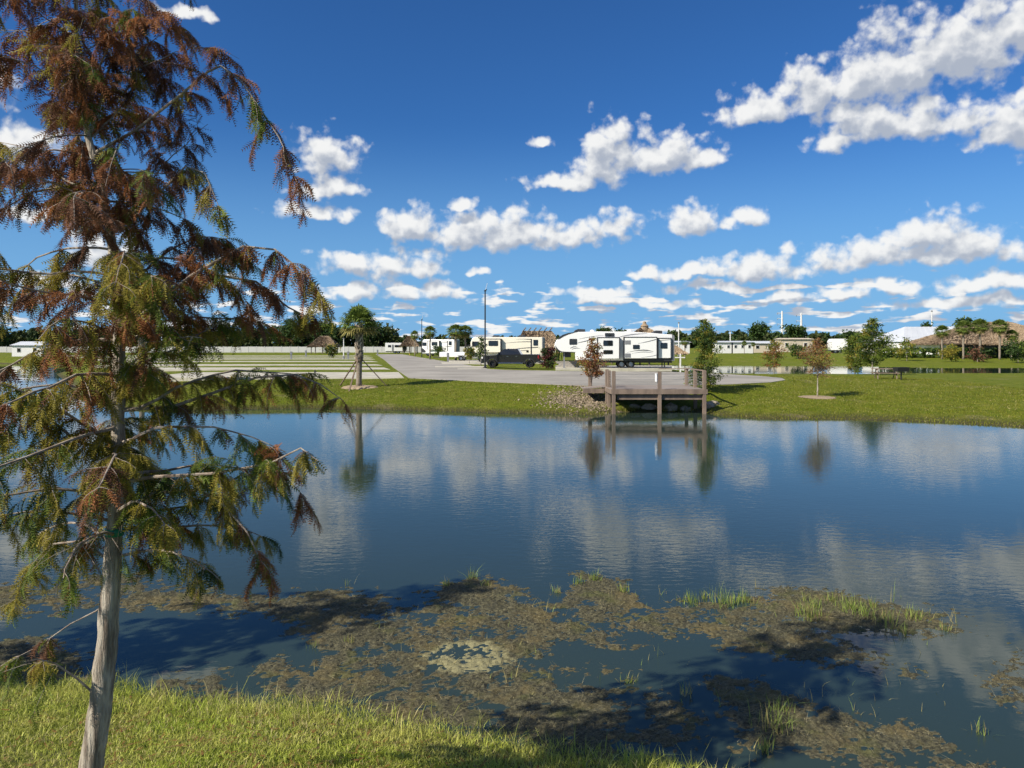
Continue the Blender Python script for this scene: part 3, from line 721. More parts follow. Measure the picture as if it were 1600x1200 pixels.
put(make_tree('croton_shrub', 2.15, .15, ball(1.0), [mat('foliage_crimson', (0.12, 0.03, 0.028), .6, island=.4, trans=.2), M_BROWN, M_DEEP], [.4, .35, .25], 34, .16, 90, .05, seed=43), (X, 79, hz(X, 79)), label='dark crimson shrub between the black pickup and the white trailer', cat='shrub')

# distant woods: one mass of foliage, and the trees that stand out of it
def wood(name, spans, seed):
    np.random.seed(seed); P, S, C = [], [], []
    for (xa, xb, d0, d1, ytop, var, n) in spans:
        for i in range(n):
            d = np.random.uniform(d0, d1); px = np.random.uniform(xa, xb); X = (px - CX) / F * d; z0 = 1.0
            top = HW + (HY - ytop) / F * d0 + np.random.uniform(-var, var * .4); hgt = max(2.5, top - z0); w = hgt * np.random.uniform(.28, .5)
            k = 230; th = np.random.uniform(0, 6.28, k); u = np.random.uniform(-1, 1, k); rr = np.random.uniform(.45, 1, k) ** .5
            q = np.stack([np.sqrt(1 - u * u) * np.cos(th) * rr * w, np.sqrt(1 - u * u) * np.sin(th) * rr * w, (u * rr * .55 + .47) * hgt], 1)
            q += np.random.normal(0, .25, q.shape) + np.array([X, d, z0]); q[:, 2] = np.maximum(q[:, 2], .8)
            P.append(q); S.append(np.full(k, d * .0036 * np.random.uniform(.8, 1.2))); C.append(np.where(np.random.rand(k) < .7, np.random.randint(0, 3), np.random.randint(0, 3, k)))
    P, S, C = np.concatenate(P), np.concatenate(S), np.concatenate(C)
    fr = spin(frames(np.random.normal(0, 1, P.shape)), np.random.uniform(0, 6.28, len(P)))
    v, f, c = scatter(*LEAF, P, fr, S * np.random.uniform(.6, 1.4, len(S)), C)
    m3 = mat('woodland_olive', (0.060, 0.075, 0.022), .7, island=.4, trans=.15, spec=.2)
    o = link(bpy.data.objects.new(name, mesh_np(name, v, f, [M_DEEP, mat('woodland_green', (0.034, 0.055, 0.016), .7, island=.4, trans=.15, spec=.2), m3], c)))
    return tag(o, 'dark belt of woodland closing the view beyond the park', 'woodland', kind='stuff')
wood('distant_woodland', [(-150, 430, 225, 260, 511, 1.5, 105), (430, 620, 225, 250, 507, 1.6, 46), (600, 1060, 260, 330, 526, 1.2, 70), (1040, 1400, 330, 400, 519, 1.6, 90), (1380, 1750, 330, 420, 527, 1.5, 60), (1750, 2600, 300, 400, 515, 2, 60), (-900, -150, 260, 300, 505, 2, 60)], 51)
GW = 'trees standing out of the distant woodland'
pine = lambda w: (lambda t: w * (.35 + .9 * t) if t < .8 else w * 1.0)
for (x, yt, d, pr, sd_, lb, bs) in ((1185, 512, 300, pine(3.0), 61, 'flat topped pine rising from the distant woodland beyond the park homes', .55), (1244, 514, 320, pine(3.4), 62, 'broad pine rising from the woodland behind the power poles', .4), (1330, 520, 320, ball(3.6), 63, 'rounded dark tree at the woodland edge right of the power poles', .2),
    (578, 500, 225, ball(4.2), 64, 'large dark oak rising behind the white fence beside the stout braced palm', .15), (604, 517, 235, ball(3.4), 65, 'lower dark oak behind the white fence at the road end', .15), (508, 503, 228, ball(4.0), 66, 'dark oak behind the small thatched shelter', .15), (455, 498, 225, ball(4.6), 67, 'big dark oak left of the small thatched shelter', .15),
    (946, 512, 130, ball(1.4), 68, 'tree top showing above the middle of the white trailer roof', .4), (968, 516, 140, ball(1.0), 69, 'smaller tree top showing above the white trailer roof', .4), (1447, 504, 190, cone(2.6), 70, 'dark pointed tree top above the white metal roof', .4), (1508, 498, 200, ball(2.0), 71, 'dark tree top just behind the thatched ridge', .5)):
    far_tree(x, 0, yt, d, pr, [M_DEEP, M_GREEN], [.8, .2], sd_, lb, leaf=d * .0032, n=26, per=60, name='woodland_tree', base=bs, tr=.22, group=GW)
# hedge before the thatched hall: single clipped bushes
for i, x in enumerate(np.arange(1384, 1625, 17.0)):
    d = 121; X = (x - CX) / F * d
    random.seed(80 + i); np.random.seed(80 + i); k = 420; q = np.random.normal(0, 1, (k, 3)); q /= np.linalg.norm(q, axis=1, keepdims=True); q *= np.random.uniform(.7, 1.05, (k, 1)) ** .5
    q = np.sign(q) * np.abs(q) ** .7; q = q * np.array([1.05, .8, .85]) + np.array([0, 0, .75])
    v, f, c = scatter(*LEAF, q, spin(frames(np.random.normal(0, 1, q.shape)), np.random.uniform(0, 6.28, k)), np.full(k, .26), (np.random.rand(k) < .3).astype(int))
    o = link(bpy.data.objects.new('hedge_bush', mesh_np('hedge_bush', v, f, [M_DEEP, M_GREEN], c))); put(o, (X, d, hz(X, d) - .05), label='clipped dark green bush in the hedge before the thatched hall', cat='bush', group='bushes of the hedge')

# ------------------------------------------------------------------ grass
M_BLADE = mat('grass_blade', (0.135, 0.165, 0.007), 0.55, var=(0.23, 0.22, 0.030), scale=1.4, island=0.35, trans=0.35, spec=0.3)
M_BLADE_DRY = mat('grass_blade_dry', (0.36, 0.31, 0.12), 0.7, island=0.3, trans=0.3, spec=0.2)
M_TURF = mat('turf_blade', (0.36, 0.43, 0.055), 0.5, var=(0.50, 0.49, 0.12), scale=1.6, island=0.4, trans=0.35, spec=0.3)
M_TURF_DRY = mat('turf_blade_dry', (0.55, 0.48, 0.22), 0.7, island=0.3, trans=0.3, spec=0.2)
M_REED = mat('reed', (0.22, 0.29, 0.06), 0.5, island=0.35, trans=0.3, spec=0.35)
BLADE = (np.array([(-.5, 0, 0), (.5, 0, 0), (.36, 0, .55), (-.36, 0, .55), (.0, 0, 1.0)]), np.array([(0, 1, 2), (0, 2, 3), (3, 2, 4)]))
def blades(name, x, y, z, hgt, wid, lean, mats, cls, bend=.5):
    n = len(x); az = np.random.uniform(0, 6.28, n)
    v = np.repeat(BLADE[0][None], n, 0); vx = v[..., 0] * wid[:, None]; vz = v[..., 2] * hgt[:, None]
    la = np.random.uniform(0, 6.28, n); lx, ly = np.cos(la) * lean, np.sin(la) * lean; t = v[..., 2]
    off = (t * (1 - bend) + bend * t * t) * hgt[:, None]
    X = x[:, None] + vx * np.cos(az)[:, None] + off * lx[:, None]; Y = y[:, None] + vx * np.sin(az)[:, None] + off * ly[:, None]
    Z = z[:, None] + vz * (1 - .35 * (lean * lean)[:, None] * t)
    f = BLADE[1][None] + (np.arange(n) * 5)[:, None, None]
    me = mesh_np(name, np.stack([X, Y, Z], -1).reshape(-1, 3), f.reshape(-1, 3), mats, np.repeat(cls, 3))
    return link(bpy.data.objects.new(name, me))
def near_grass():
    np.random.seed(90); n = 330000
    x = np.random.uniform(-7.5, 3.8, n); y = np.random.uniform(3.3, 8.0, n)
    s = sdf(POND, x, y); cl = fbm(x, y, 2.2, 5); k = (s > -.10 - .15 * cl) & (np.random.rand(n) < .55 + .8 * (cl - .3)); x, y, s, cl = x[k], y[k], s[k], cl[k]; n = len(x)
    edge = sstep(.75, .05, s)
    hgt = (.024 + .028 * np.random.rand(n) + .05 * np.maximum(cl - .5, 0)) * (1 + edge * np.random.gamma(1.2, .9, n) * .9)
    dry = np.random.rand(n) < .07 + .15 * (vnoise(x, y, 1.3, 8) > .62)
    blades('grass', x, y, height(x, y) - .004, hgt, np.random.uniform(.004, .008, n), np.random.gamma(2.2, .42, n), [M_TURF, M_TURF_DRY], dry.astype(int))
    tag(bpy.data.objects['grass'], 'short sunlit grass covering the near bank', 'grass', kind='stuff')
near_grass()
def litter():
    np.random.seed(96); n = 1100; x = np.random.normal(-2.1, 1.3, n); y = np.random.normal(5.4, .9, n); k = (sdf(POND, x, y) > .15) & (y > 3.4); x, y = x[k], y[k]; n = len(x)
    tv, tf = feather(7, .14, .1); fw = np.stack([np.random.normal(0, 1, n), np.random.normal(0, 1, n), np.random.normal(0, .15, n)], 1)
    v, f, cc = scatter(tv, tf, np.stack([x, y, height(x, y) + np.random.uniform(.015, .04, n)], 1), frames(fw), np.random.uniform(.04, .085, n), np.random.randint(0, 2, n))
    tag(link(bpy.data.objects.new('fallen_needles', mesh_np('fallen_needles', v, f, [M_RUST, M_TAN], cc))), 'rusty fallen cypress sprays lying in the near grass', 'leaf litter', kind='stuff')
litter()
def far_grass():
    np.random.seed(91); n = 260000
    x = np.random.uniform(-27, 30, n); y = np.random.uniform(26, 62, n)
    s = sdf(POND, x, y); sr = sdf(ROAD, x, y); s2 = sdf(POND2, x, y)
    pad = (y > 51.5) & (x < -6.5)
    k = (s > -.06) & (sr > .25) & (s2 > .2) & ~pad & (np.abs(x) < y * .78) & (np.random.rand(n) < np.clip(40 / y, 0, 1) ** 2) & ~((x > 4.3) & (x < 9.8) & (y > 36.4) & (y < 39.9))
    dpal = np.minimum.reduce([np.hypot(x - c[0], y - c[1]) for c in [tuple(at(561, 605.5))[:2], tuple(at(222, 604))[:2], tuple(at(1277, 621))[:2]]])
    k &= dpal > 1.05
    x, y, s = x[k], y[k], s[k]; n = len(x); e = sstep(.8, 0, s)
    hgt = np.random.uniform(.04, .085, n) * (1 + .35 * e * np.random.gamma(1.2, 1, n) * (vnoise(x, y, .7, 6) > .45)); dry = np.random.rand(n) < .03 + .12 * (fbm(x, y, .45, 4) > .58)
    blades('bank_grass', x, y, height(x, y) - .008, hgt, np.random.uniform(.018, .04, n), np.random.gamma(2, .25, n), [M_BLADE, M_BLADE_DRY], dry.astype(int))
    tag(bpy.data.objects['bank_grass'], 'short green grass covering the far bank and lawn', 'grass', kind='stuff')
far_grass()

# ------------------------------------------------------------------ floating weed
MATS_PX = [
 [(150,900),(215,903),(262,922),(330,928),(400,938),(470,925),(545,922),(600,935),(655,946),(668,925),(695,912),(745,905),(790,918),(800,935),(850,936),(885,925),(915,902),(960,912),(970,930),(1020,944),(1060,938),(1105,940),(1150,948),(1215,930),(1290,922),(1350,935),(1420,945),(1485,962),(1495,985),(1440,985),(1350,985),(1290,985),(1330,1010),(1395,1040),(1330,1042),(1240,1030),(1150,1008),(1080,985),(1010,985),(960,1000),(900,992),(850,998),(830,1030),(880,1072),(960,1085),(990,1120),(960,1160),(880,1170),(760,1150),(640,1130),(540,1112),(440,1095),(455,1070),(500,1050),(535,1015),(520,985),(470,978),(440,960),(360,950),(250,945),(150,940)],
 [(1105,1068),(1190,1070),(1290,1108),(1370,1128),(1450,1145),(1488,1165),(1440,1178),(1370,1168),(1330,1180),(1260,1178),(1190,1160),(1130,1115)],
 [(388,1046),(420,1036),(468,1046),(432,1064),(400,1060)], [(258,1072),(290,1046),(345,1044),(378,1066),(360,1096),(265,1094)],
 [(1530,1045),(1570,1028),(1650,1010),(1650,1085),(1570,1092)], [(955,1052),(985,1048),(1000,1070),(990,1090),(960,1080)], [(-80,905),(60,925),(150,905),(150,945),(40,960),(-80,950)], [(-60,1010),(40,1000),(120,1030),(130,1060),(30,1066),(-60,1060)], [(1000,1085),(1060,1080),(1090,1130),(1040,1150),(1000,1130)], [(1330,1180),(1480,1190),(1560,1230),(1300,1240)]]
SCUM = poly0([(686,1055),(695,1025),(735,1000),(770,998),(745,1030),(722,1062)])
def weed():
    np.random.seed(95)
    xs = np.arange(-8.5, 9.5, .032); ys = np.arange(5.2, 11.2, .026); X, Y = np.meshgrid(xs, ys)
    s = np.full(X.shape, 9.0)
    for p in MATS_PX: s = np.minimum(s, sdf(poly0(p), X, Y))
    n1 = fbm(X, Y, 1.1, 21, 4); n2 = fbm(X, Y * 1.3, 4.5, 22, 4); n3 = fbm(X, Y, 17, 23, 3); n4 = np.random.rand(*X.shape)
    cover = .30 * np.clip(-s / .25 + .10, -2.5, 1) + (n1 - .5) * 1.05 + (n2 - .5) * 1.05 + .12
    Z = np.clip(cover, -1, .55) * .038 + (n3 - .5) * .036 + (n4 - .5) * .014 - .006
    Z = np.where(s > .35, -.2, Z); gz = height(X, Y); Z = np.where(gz > -.01, np.maximum(Z, gz - .05), Z)
    i = np.arange(X.size).reshape(X.shape); up = Z > -.014; q = up[:-1, :-1] | up[1:, :-1] | up[:-1, 1:] | up[1:, 1:]
    f = np.stack([i[:-1, :-1], i[:-1, 1:], i[1:, 1:], i[1:, :-1]], -1)[q]
    used, inv = np.unique(f, return_inverse=True); f = inv.reshape(f.shape)
    v = np.stack([X, Y, Z], -1).reshape(-1, 3)[used]
    m = bpy.data.materials.new('floating_weed'); m.use_nodes = True; T = NT(m.node_tree); b = T.n['Principled BSDF']; b.inputs['Roughness'].default_value = .75; b.inputs['Specular IOR Level'].default_value = .3
    P = T.new('ShaderNodeTexCoord').outputs['Object']
    c = T.mix(T.ss(T.noise(P, 34, 4, .7).outputs[0], .35, .68), (.034, .031, .018, 1), (.130, .120, .066, 1))
    c = T.mix(T.m('MULTIPLY', T.ss(T.noise(P, 1.5, 4, .6).outputs[0], .48, .66), .7), c, (.135, .105, .042, 1))
    c = T.mix(T.m('MULTIPLY', T.ss(T.noise(T.vm('ADD', P, (9, 4, 0)), 2.1, 4, .6).outputs[0], .52, .68), .65), c, (.09, .095, .028, 1))
    cx, cy = SCUM.mean(0); dv = T.vm('MULTIPLY', T.vm('SUBTRACT', P, (float(cx), float(cy), 0)), (1 / .50, 1 / .42, 0))
    dl = T.m('ADD', T.vm('LENGTH', dv), T.m('MULTIPLY', T.m('SUBTRACT', T.noise(P, 5, 4, .65).outputs[0], .5), 1.6))
    c = T.mix(T.ss(dl, .75, 1.15, .85, 0.0), c, (.30, .275, .14, 1))            # dried pale scum on the mat
    T.l.new(c, b.inputs['Base Color'])
    T.l.new(T.new('ShaderNodeBump', {'Height': T.noise(P, 80, 3, .7).outputs[0], 'Strength': .9, 'Distance': .012}).outputs[0], b.inputs['Normal'])
    o = link(bpy.data.objects.new('floating_weed', mesh_np('floating_weed', v, f, m))); tag(o, 'brown and olive mats of floating weed near the bank', 'water weed', kind='stuff')
    # tangled stems and leaflets lying on the mats
    top = v[v[:, 2] > .004]; k = np.random.randint(0, len(top), 70000); q = top[k] + np.random.uniform(-.02, .02, (len(k), 3)) * [1, 1, .2]
    n = len(q); fw = np.stack([np.random.normal(0, 1, n), np.random.normal(0, 1, n), np.abs(np.random.normal(0, .35, n))], 1)
    tv = np.array([(-.5, 0, 0), (.5, 0, 0), (.0, 1, 0)]); tf = np.array([(0, 1, 2)])
    st = np.random.rand(n) < .35
    sz = np.stack([np.where(st, .0028, .006), np.where(st, np.random.uniform(.04, .12, n), np.random.uniform(.007, .018, n)), np.ones(n)], 1)
    cl = np.where(st, np.where(np.random.rand(n) < .6, 1, 0), np.random.choice(3, n, p=[.45, .15, .40]))
    vv, ff, cc = scatter(tv, tf, q, spin(frames(fw), np.random.uniform(0, 6.28, n)), sz, cl)
    m1 = mat('weed_leaf', (.105, .092, .036), .6, island=.5, spec=.3); m2 = mat('weed_stem', (.24, .21, .12), .7, island=.4, spec=.2); m3 = mat('weed_dark', (.05, .045, .02), .7, island=.5, spec=.3)
    o = link(bpy.data.objects.new('weed_litter', mesh_np('weed_litter', vv, ff, [m1, m2, m3], cc))); tag(o, 'tangled stems and leaflets lying on the floating weed', 'water weed', kind='stuff')
weed()
def clump(px, py, h, n, spread, dry, seed, label, group, bent=.35):
    np.random.seed(seed); x0, y0 = at0(px, py); x = np.random.normal(0, spread, n); y = np.random.normal(0, spread, n)
    o = blades('water_grass_clump', x, y, np.full(n, -.03), np.random.uniform(.4, 1.0, n) * h, np.random.uniform(.005, .009, n), np.random.gamma(2, bent / 2, n), [M_REED, M_BLADE_DRY], (np.random.rand(n) < dry).astype(int))
    o.location = (x0, y0, 0); tag(o, label, 'water grass', group)
GR = 'grass clumps growing out of the pond weed'
for i, (x, y, h, n, sp, dr) in enumerate(((738,905,.28,30,.05,.2),(760,915,.16,26,.10,.4),(1083,942,.24,46,.07,.1),(1130,945,.34,60,.09,.15),(1145,940,.2,26,.05,.2),(1260,965,.32,60,.08,.2),(1255,940,.22,22,.05,.4),(1320,948,.24,50,.11,.2),(1352,962,.26,60,.11,.25),(1385,975,.30,46,.09,.3),(1410,990,.2,24,.07,.6),(905,912,.2,30,.07,.2),(1210,1140,.26,60,.09,.35),(1195,1175,.22,30,.08,.6),(1530,1145,.16,16,.04,.4),(1072,1085,.2,12,.04,.6),(545,1005,.16,26,.10,.5),(490,1010,.15,12,.04,.5),(985,1065,.14,30,.07,.5),(1480,985,.18,16,.06,.4),(1300,940,.2,30,.05,.2),(1335,955,.28,50,.07,.15),(1365,950,.22,36,.05,.3),(1100,935,.18,30,.05,.2),(1160,940,.26,44,.06,.2),(1270,950,.22,34,.05,.2),(1430,968,.26,40,.06,.3),(975,925,.2,28,.05,.3),(930,908,.24,36,.06,.2),(700,915,.18,30,.06,.4),(870,925,.16,26,.05,.4),(1220,1110,.2,40,.06,.2))):
    lb = ('tall ' if h > .25 else 'short ' if h < .19 else '') + ('dense ' if n > 45 else 'sparse ' if n < 27 else '') + ('straw coloured' if dr >= .5 else 'green') + ' grass tuft ' + ('in the weed next to the near bank' if y > 1040 else 'at the open water edge of the weed' if y < 950 else 'inside the main weed mat')
    clump(x, y, h, int(n * 1.4), min(sp, .034) if n < 40 else sp, dr, 300 + i, lb, GR)
def stalks():
    np.random.seed(345); X, Y, H = [], [], []
    for (x, y, h) in ((830,950,.2),(960,935,.26),(1035,930,.24),(1185,920,.2),(1225,915,.22),(1395,940,.34),(1455,965,.22),(1490,975,.24),(855,955,.22),(800,1065,.2),(880,1075,.18),(1260,1090,.16),(1340,1115,.14),(540,915,.2),(547,912,.16),(1030,1020,.18),(690,1040,.2),(620,1020,.15),(1118,1100,.22)):
        x0, y0 = at0(x, y); k = 5; X += list(np.random.normal(x0, .05, k)); Y += list(np.random.normal(y0, .05, k)); H += list(np.random.uniform(.4, 1, k) * h)
    for _ in range(220):
        x0, y0 = at0(np.random.uniform(430, 1480), np.random.uniform(920, 1130)); X.append(x0); Y.append(y0); H.append(np.random.uniform(.03, .12))
    n = len(X); o = blades('dry_stalks', np.array(X), np.array(Y), np.full(n, -.03), np.array(H) + .03, np.random.uniform(.004, .007, n), np.random.gamma(2, .3, n), [M_REED, M_BLADE_DRY], (np.random.rand(n) < .8).astype(int))
    tag(o, 'dry bent stalks poking out of the pond weed', 'water grass', kind='stuff')
stalks()
# ------------------------------------------------------------------ timber dock
def dock():
    X0, X1, Y0, Y1, ZD = 4.95, 9.42, 36.0, 39.75, 1.19
    root = empty('fishing_dock', (0, 0, 0), label='weathered timber dock on posts at the far shore', cat='dock')
    M_PL = mat('deck_planks', (0.32, 0.275, 0.24), 0.85, var=(0.22, 0.185, 0.165), scale=2.5, island=0.22, bump=0.4, bscale=30, stretch=(.25, 1, 1), spec=0.2)
    y = Y0 - .06; i = 0
    plank = MB(); plank.box(-(X1 - X0) / 2 - .08, (X1 - X0) / 2 + .08, 0, .138, -.038, 0); p0 = None
    while y < Y1:
        if p0 is None: p0 = plank.build('deck_plank', M_PL, root, bevel=0); o = p0
        else: o = p0.copy(); COL.objects.link(o)
        o.location = ((X0 + X1) / 2 + random.uniform(-.02, .02), y, ZD + random.uniform(-.004, .004)); o.rotation_euler = (random.uniform(-.006, .006), 0, random.uniform(-.003, .003)); y += .145
    # plank walk from the deck to the bank, at the left rear corner
    yy = Y1 - 1.25
    for k in range(8):
        o = p0.copy(); COL.objects.link(o); o.scale = (1.2 / (X1 - X0), 1, 1); o.rotation_euler = (0, 0, R(90) + random.uniform(-.004, .004)); o.location = (X0 - .10 - .145 * k, Y1 - .65, ZD - .001 - .012 * k)
    fas = MB(); fas.box(X0 - .12, X1 + .12, Y0 - .125, Y0 - .075, ZD - .22, ZD + .02); fas.build('front_fascia', M_WOOD, root)
    b = MB(); b.box(X0 + .2, X1 - .1, Y0 + .02, Y0 + .08, ZD - .50, ZD - .26); b.build('cross_beam', M_WOOD, root)
    for x in (X0 - .10, X1 + .06):
        b = MB(); b.box(x, x + .045, Y0 - .07, Y1, ZD - .24, ZD - .045); b.build('side_beam', M_WOOD, root)
    for yb in (Y0 + 1.3, Y0 + 2.6, Y1 - .1):
        b = MB(); b.box(X0 - .05, X1 + .05, yb, yb + .09, ZD - .26, ZD - .045); b.build('joist', M_WOOD, root)
    b = MB(); b.box(X0 - 1.25, X0 - .12, Y1 - 1.3, Y1 - 1.25, ZD - .34, ZD - .1); b.build('walk_beam', M_WOOD, root)
    posts = [(X0 + .02, Y0 - .03), (7.21, Y0 - .03), (X1 - .02, Y0 - .03), (X1 - .02, Y0 + 1.75), (X1 - .02, Y1 - .1), (X0 + .02, Y0 + 1.75), (X0 + .02, Y1 - 1.25), (X0 - .75, Y1 - .06)]
    for i, (x, yv) in enumerate(posts):
        b = MB(); w = .085; zb = min(hz(x, yv), 0) - .35 if i < 7 else hz(x, yv) - .3
        b.box(x - w, x + w, yv - w, yv + w, zb, ZD + .88 + random.uniform(-.02, .03)); b.build('post', M_WOOD, root, bevel=.012)
    cap = MB(); cap.box(X1 - .10, X1 + .06, Y0 - .05, Y1, ZD + .90, ZD + .94); cap.build('cap_rail', M_WOOD, root)
    cap = MB(); cap.box(7.9, X1 - .12, Y1 - .16, Y1 - .04, ZD + .88, ZD + .92); cap.build('cap_rail', M_WOOD, root)
    M_CAB = mat('steel_cable', (0.35, 0.34, 0.32), .4, metallic=.8)
    for (a, c) in ((0, 1), (1, 2), (2, 3), (3, 4), (0, 5), (5, 6)):
        for k in range(6):
            z = ZD + .12 + k * .125; b = MB(); b.tube([(posts[a][0], posts[a][1], z), (posts[c][0], posts[c][1], z)], .006, 4, cap=False); b.build('rail_cable', M_CAB, root, fix=False)
    t = MB(); t.lathe([(0, -.19), (.065, -.19), (.065, .17), (.075, .175), (.075, .2), (0, .21)], 14)
    o = t.build('fishing_line_tube', mat('white_plastic', (.8, .8, .78), .4), smooth=False); o.location = (7.21 - .155, Y0 - .04, ZD + .58)
    tag(o, 'white plastic tube fixed to the middle post of the dock', 'container')
dock()
for i, (x, y, h, n, sp) in enumerate(((5.75, 37.15, .42, 170, .22), (6.0, 37.3, .35, 120, .2), (8.0, 37.2, .36, 150, .25), (8.7, 37.25, .40, 170, .25), (7.55, 37.3, .3, 80, .15))):
    np.random.seed(500 + i); o = blades('bank_grass_clump', np.random.normal(0, sp, n), np.random.normal(0, sp * .5, n), np.full(n, -.05), np.random.uniform(.4, 1, n) * h, np.random.uniform(.012, .025, n), np.random.gamma(2, .3, n), [M_BLADE, M_BLADE_DRY], (np.random.rand(n) < .2).astype(int)); o.location = (x, y, hz(x, y)); tag(o, 'leafy grass clump at the water line under the dock', 'grass clump', 'grass clumps under the dock')
# rocks and gravel on the bank round the dock
M_ROCK = mat('limestone', (0.42, 0.36, 0.28), 0.9, var=(0.28, 0.23, 0.17), scale=6, bump=.6, bscale=20, spec=.2)
def rock_mesh(seed, s):
    random.seed(seed); bm = bmesh.new(); bmesh.ops.create_icosphere(bm, subdivisions=2, radius=1)
    for v in bm.verts: v.co *= 1 + .35 * (random.random() - .5); v.co.z *= .6; v.co.x *= 1.25
    me = bpy.data.meshes.new('rock'); bm.to_mesh(me); bm.free(); me.materials.append(M_ROCK); return me
rocks = [rock_mesh(400 + i, 1) for i in range(5)]
for i, (x, y, s, lb) in enumerate(((7.0, 37.6, .32, 'pale boulder under the dock behind the middle post'), (8.1, 37.5, .4, 'larger pale boulder under the dock right of the middle post'), (6.3, 37.7, .24, 'small boulder under the dock left of the middle post'), (8.8, 37.4, .28, 'boulder under the right end of the dock'), (9.95, 37.6, .36, 'flat rock on the bank just right of the dock'), (10.35, 38.0, .3, 'sloping rock higher on the bank right of the dock'))):
    o = link(bpy.data.objects.new('boulder', rocks[i % 5])); o.location = (x, y, hz(x, y) + s * .2); o.scale = (s, s * .8, s); o.rotation_euler = (0, 0, i * 1.3); tag(o, lb, 'rock', 'boulders round the dock')
def gravel():
    np.random.seed(97); n = 4200; x = np.random.normal(3.6, 1.0, n); y = np.random.normal(38.9, 1.4, n); s = sdf(POND, x, y); sr = sdf(ROAD, x, y); k = (s > -.15) & (sr > .3) & (x < 5.6); x, y = x[k], y[k]; n = len(x)
    tv = np.array([(1, 0, 0), (-1, 0, 0), (0, 1, 0), (0, -1, 0), (0, 0, .7), (0, 0, -.7)], float); tf = np.array([(0, 2, 4), (2, 1, 4), (1, 3, 4), (3, 0, 4)])
    fw = np.random.normal(0, 1, (n, 3)); v, f, c = scatter(tv, tf, np.stack([x, y, height(x, y) + .015], 1), frames(fw), np.random.gamma(2, .012, n) + .010)
    o = link(bpy.data.objects.new('gravel', mesh_np('gravel', v, f, mat('gravel_stone', (.27, .215, .15), .9, island=.5, spec=.2)))); tag(o, 'pale gravel spilled down the bank left of the dock', 'gravel', kind='stuff')
gravel()
g = at(1277, 621)
ring = MB(); m = 30; vs = [(0, 0, .06)] + [(math.cos(6.2832 * k / m) * .95 * random.uniform(.85, 1.1), math.sin(6.2832 * k / m) * .85, 0) for k in range(m)]
vs = [(x, y, hz(g.x + x, g.y + y) - g.z + .012 + (z * .8)) for x, y, z in vs]; ring.add(vs, [(0, 1 + k, 1 + (k + 1) % m) for k in range(m)])
for o_ in bpy.data.objects:
    if o_.name.startswith('young_cypress_tree') and abs(o_.location.x - g.x) < .01: ring.build('mulch_ring', M_MULCH, o_)

# ------------------------------------------------------------------ vehicles
M_WHITE = mat('white_fibreglass', (0.84, 0.83, 0.80), 0.28, coat=.3); M_CREAM = mat('cream_fibreglass', (0.78, 0.73, 0.60), 0.28, coat=.3)
M_BLACK = mat('black_paint', (0.012, 0.012, 0.014), 0.14, coat=.8); M_DARK = mat('dark_trim', (0.035, 0.036, 0.040), 0.4); M_GREYP = mat('grey_trim', (0.20, 0.205, 0.215), 0.45)
M_GLASS = mat('tinted_glass', (0.012, 0.014, 0.016), 0.04, spec=.8); M_TYRE = mat('tyre_rubber', (0.022, 0.021, 0.020), 0.85, spec=.2); M_RIM = mat('rim_alloy', (0.45, 0.45, 0.46), 0.3, metallic=.9); M_CHROME = mat('chrome', (0.75, 0.75, 0.76), 0.12, metallic=1.0)
M_RED = mat('tail_lamp', (0.25, 0.012, 0.015), 0.2, coat=.5); M_LAMP = mat('lamp_lens', (0.7, 0.7, 0.66), 0.15)
def wheel(parent, x, y, r, w, side, rim=None):
    """wheel > tyre, rim; axle along y; side -1 faces the camera"""
    t = MB(); prof = [(r * .62, -w / 2), (r * .93, -w / 2), (r, -w * .32), (r, w * .32), (r * .93, w / 2), (r * .62, w / 2), (r * .62, -w / 2)]
    t.lathe(prof, 24); o = t.build('wheel', M_TYRE, parent, smooth=False); o.location = (x, y, r); o.rotation_euler = (R(90), 0, 0)
    q = MB(); q.lathe([(0, .0), (r * .16, .0), (r * .18, -w * .06), (r * .56, -w * .14), (r * .62, w * .10), (r * .62, w * .35)], 20)
    for k in range(5):
        a = k * 1.2566; q.bar((math.cos(a) * r * .12, math.sin(a) * r * .12, w * .05), (math.cos(a) * r * .6, math.sin(a) * r * .6, w * .12), r * .14, w * .10)
    q2 = q.build('rim', rim or M_RIM, o, fix=False); q2.scale = (1, 1, -side if side else 1); q2.location = (0, 0, -side * w * .18 * -1)
    return o
def rounded(x0, x1, z0, z1, r, n=4):
    p = []
    for cx, cz, a0 in ((x1 - r, z0 + r, -90), (x1 - r, z1 - r, 0), (x0 + r, z1 - r, 90), (x0 + r, z0 + r, 180)):
        for k in range(n + 1): a = R(a0 + 90 * k / n); p.append((cx + r * math.cos(a), cz + r * math.sin(a)))
    return p
def window(parent, x0, x1, z0, z1, y, depth=.03, r=.07, frame=True):
    """dark pane in a slim frame on the side facing -y"""
    f = MB(); f.prism(rounded(x0, x1, z0, z1, r), y - depth, y + .02); o = f.build('window', M_DARK, parent)
    q = MB(); q.prism(rounded(x0 + .035, x1 - .035, z0 + .035, z1 - .035, r * .7), y - depth - .006, y - depth + .004); q.build('pane', M_GLASS, o)
    return o
